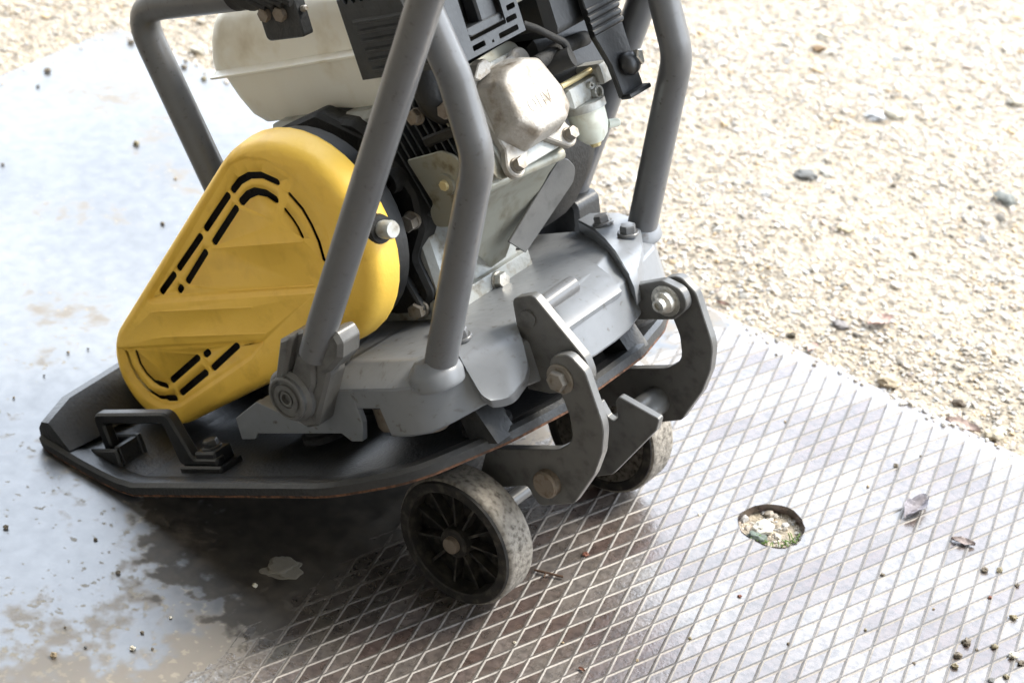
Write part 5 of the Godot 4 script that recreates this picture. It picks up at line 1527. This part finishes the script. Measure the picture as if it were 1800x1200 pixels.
	flake("dead_leaf", "small mauve dead leaf on the gravel near the tread sheet edge", "leaf", 0.028, -0.467, 0.0178, 0.0116, 1.52, Color(0.74, 0.64, 0.60), 601, on_ground(0.028, -0.467) + 0.004, 0.22)
	flake("dead_leaf", "long purple brown dead leaf at the right edge of the tread sheet", "leaf", 0.224, -0.457, 0.0396, 0.0177, 0.12, Color(0.66, 0.58, 0.54), 602, on_ground(0.224, -0.457) + 0.004, 0.22)
	flake("dead_leaf", "brown dead leaf on the gravel beside the far bracket", "leaf", -0.095, -0.470, 0.0156, 0.0076, 0.32, Color(0.40, 0.29, 0.24), 603, on_ground(-0.095, -0.470) + 0.004, 0.22)
	flake("dead_leaf", "crumpled grey leaf on the tread sheet right of the hole", "leaf", 0.263, -0.286, 0.0410, 0.0228, 1.52, Color(0.56, 0.54, 0.56), 604, 0.0018, 0.35)
	flake("dead_leaf", "smaller shrivelled leaf on the tread sheet below the crumpled one", "leaf", 0.325, -0.273, 0.0243, 0.0120, 0.32, Color(0.55, 0.50, 0.48), 605, 0.0018, 0.22)
	flake("dead_leaf", "tiny brown leaf scrap on the tread sheet at the bottom", "leaf", 0.155, 0.136, 0.0073, 0.0048, 0.02, Color(0.42, 0.27, 0.20), 606, 0.0018, 0.22)
	# twig by the near wheel
	var s := Sh.new()
	tube(s, [P(0.039, 0.0030, 0.056), P(0.051, 0.0042, 0.0525), P(0.065, 0.0028, 0.045)], 0.0012, 8)
	tube(s, [P(0.050, 0.0036, 0.0525), P(0.053, 0.0046, 0.060)], 0.0008, 6)
	tag(part("twig", s, mat(Color(0.30, 0.22, 0.16), 0.9), self), "short dark twig on the tread sheet beside the near wheel", "twig")
	# a spot of dried mortar on the smooth sheet in the shade of the plate
	s = Sh.new()
	var r := RandomNumberGenerator.new()
	var blob := MeshInstance3D.new()
	blob.name = "mortar_spot"
	blob.mesh = pebble_mesh(77, 3)
	blob.material_override = mat(Color(0.47, 0.45, 0.405), 0.95, 0.0, ntex_stone, 40.0)
	blob.transform = Transform3D(Basis(Vector3.UP, 0.6) * Basis.from_scale(P(0.017, 0.0020, 0.015)), P(-0.139, 0.0005, 0.217))
	add_child(blob, true)
	tag(blob, "ragged light grey mortar spot on the smooth sheet in the shade", "mortar")
	# moss and grass tips at the rim of the hole
	s = Sh.new()
	r.seed = 12
	for i in 26:
		var a := r.randf_range(-0.2, 1.9)
		var p := HOLE + Vector2(cos(a), sin(a)) * r.randf_range(0.020, 0.031)
		var q := P(p.x, -0.010, p.y)
		tube(s, [q, q + P(r.randf_range(-0.003, 0.003), 0.004, r.randf_range(-0.003, 0.003)), q + P(r.randf_range(-0.008, 0.004), 0.0075, r.randf_range(-0.007, 0.004))], 0.0006, 5)
	tag(part("moss", s, mat(Color(0.36, 0.46, 0.20), 0.8), self), "green moss and grass tips growing in the round hole", "moss", "", "stuff")

# ---------------------------------------------------------------- the shed the picture is taken from
func shed() -> void:
	# the open front of a shed stands above the far edge of the sheets
	var root := Node3D.new()
	root.name = numbered("shed")
	add_child(root)
	tag(root, "unseen open-fronted shed over the two steel sheets, pale inside to bounce light", "shed")
	var s := Sh.new()
	box(s, P(-2.6, 2.55, -0.25), P(3.4, 2.75, 3.2), 0.01)
	part("roof", s, M.shedboard, root)
	s = Sh.new()
	box(s, P(-2.6, 2.30, -0.20), P(3.4, 2.548, -0.08), 0.01)
	part("front_beam", s, M.shedboard, root)
	s = Sh.new()
	box(s, P(-2.6, -0.02, 3.0), P(3.4, 2.548, 3.2), 0.01)  # unseen back wall, set close and pale to bounce light onto the machine
	part("wall", s, M.shedboard, root)
	for x in [-2.6, 3.2]:
		s = Sh.new()
		box(s, P(x, -0.02, -0.05), P(x + 0.2, 2.548, 2.99), 0.01)
		part("wall", s, M.shedboard, root)

func _ready() -> void:
	# camera
	var cam := Camera3D.new()
	cam.name = "camera"
	cam.transform = Transform3D(Basis(P(0.78441759, 0.07545408, -0.61562629), P(-0.3991265, 0.82116082, -0.40791292), P(0.4747495, 0.56568684, 0.67424871)).orthonormalized(), P(1.0, 1.45, 1.493))
	cam.fov = 16.556
	cam.near = 0.05
	cam.far = 400.0
	cam.current = true
	var lens := CameraAttributesPhysical.new()
	lens.frustum_focal_length = 12.0 / tan(deg_to_rad(16.556 / 2.0))
	lens.frustum_focus_distance = 2.12
	lens.exposure_aperture = 7.1
	lens.frustum_near = 0.05
	lens.frustum_far = 400.0
	cam.attributes = lens
	add_child(cam, true)
	# sky: a bright, even overcast
	var env := Environment.new()
	env.background_mode = Environment.BG_SKY
	var sm := ProceduralSkyMaterial.new()
	sm.sky_top_color = Color(0.87, 0.915, 0.975)
	sm.sky_horizon_color = Color(0.945, 0.97, 1.0)
	sm.sky_curve = 0.12
	sm.ground_bottom_color = Color(0.45, 0.43, 0.39)
	sm.ground_horizon_color = Color(0.80, 0.80, 0.79)
	sm.sky_energy_multiplier = 1.0
	var sky := Sky.new()
	sky.sky_material = sm
	env.sky = sky
	env.tonemap_mode = Environment.TONE_MAPPER_LINEAR
	env.tonemap_exposure = 6.1
	env.sdfgi_enabled = true
	env.ssao_enabled = true
	env.ssil_enabled = true
	var we := WorldEnvironment.new()
	we.name = "world_environment"
	we.environment = env
	add_child(we, true)
	# the sun behind the clouds, over the yard
	var sun := DirectionalLight3D.new()
	sun.name = "sun"
	sun.light_energy = 0.35
	sun.light_angular_distance = 20.0
	sun.light_color = Color(1.0, 0.97, 0.92)
	sun.shadow_enabled = true
	sun.look_at_from_position(P(0.9, 2.2, -1.6), Vector3.ZERO)
	add_child(sun, true)

	T0 = Transform3D(Basis(P(0.88778158, 0.46019978, -0.00774755), P(-0.46018226, 0.88781539, 0.00401595), P(0.00872654, 0.0, 0.99996192)).orthonormalized(), Vector3.ZERO)
	make_materials()
	yard()
	smooth_sheet()
	tread_sheet()
	shed()
	compactor()
	litter()
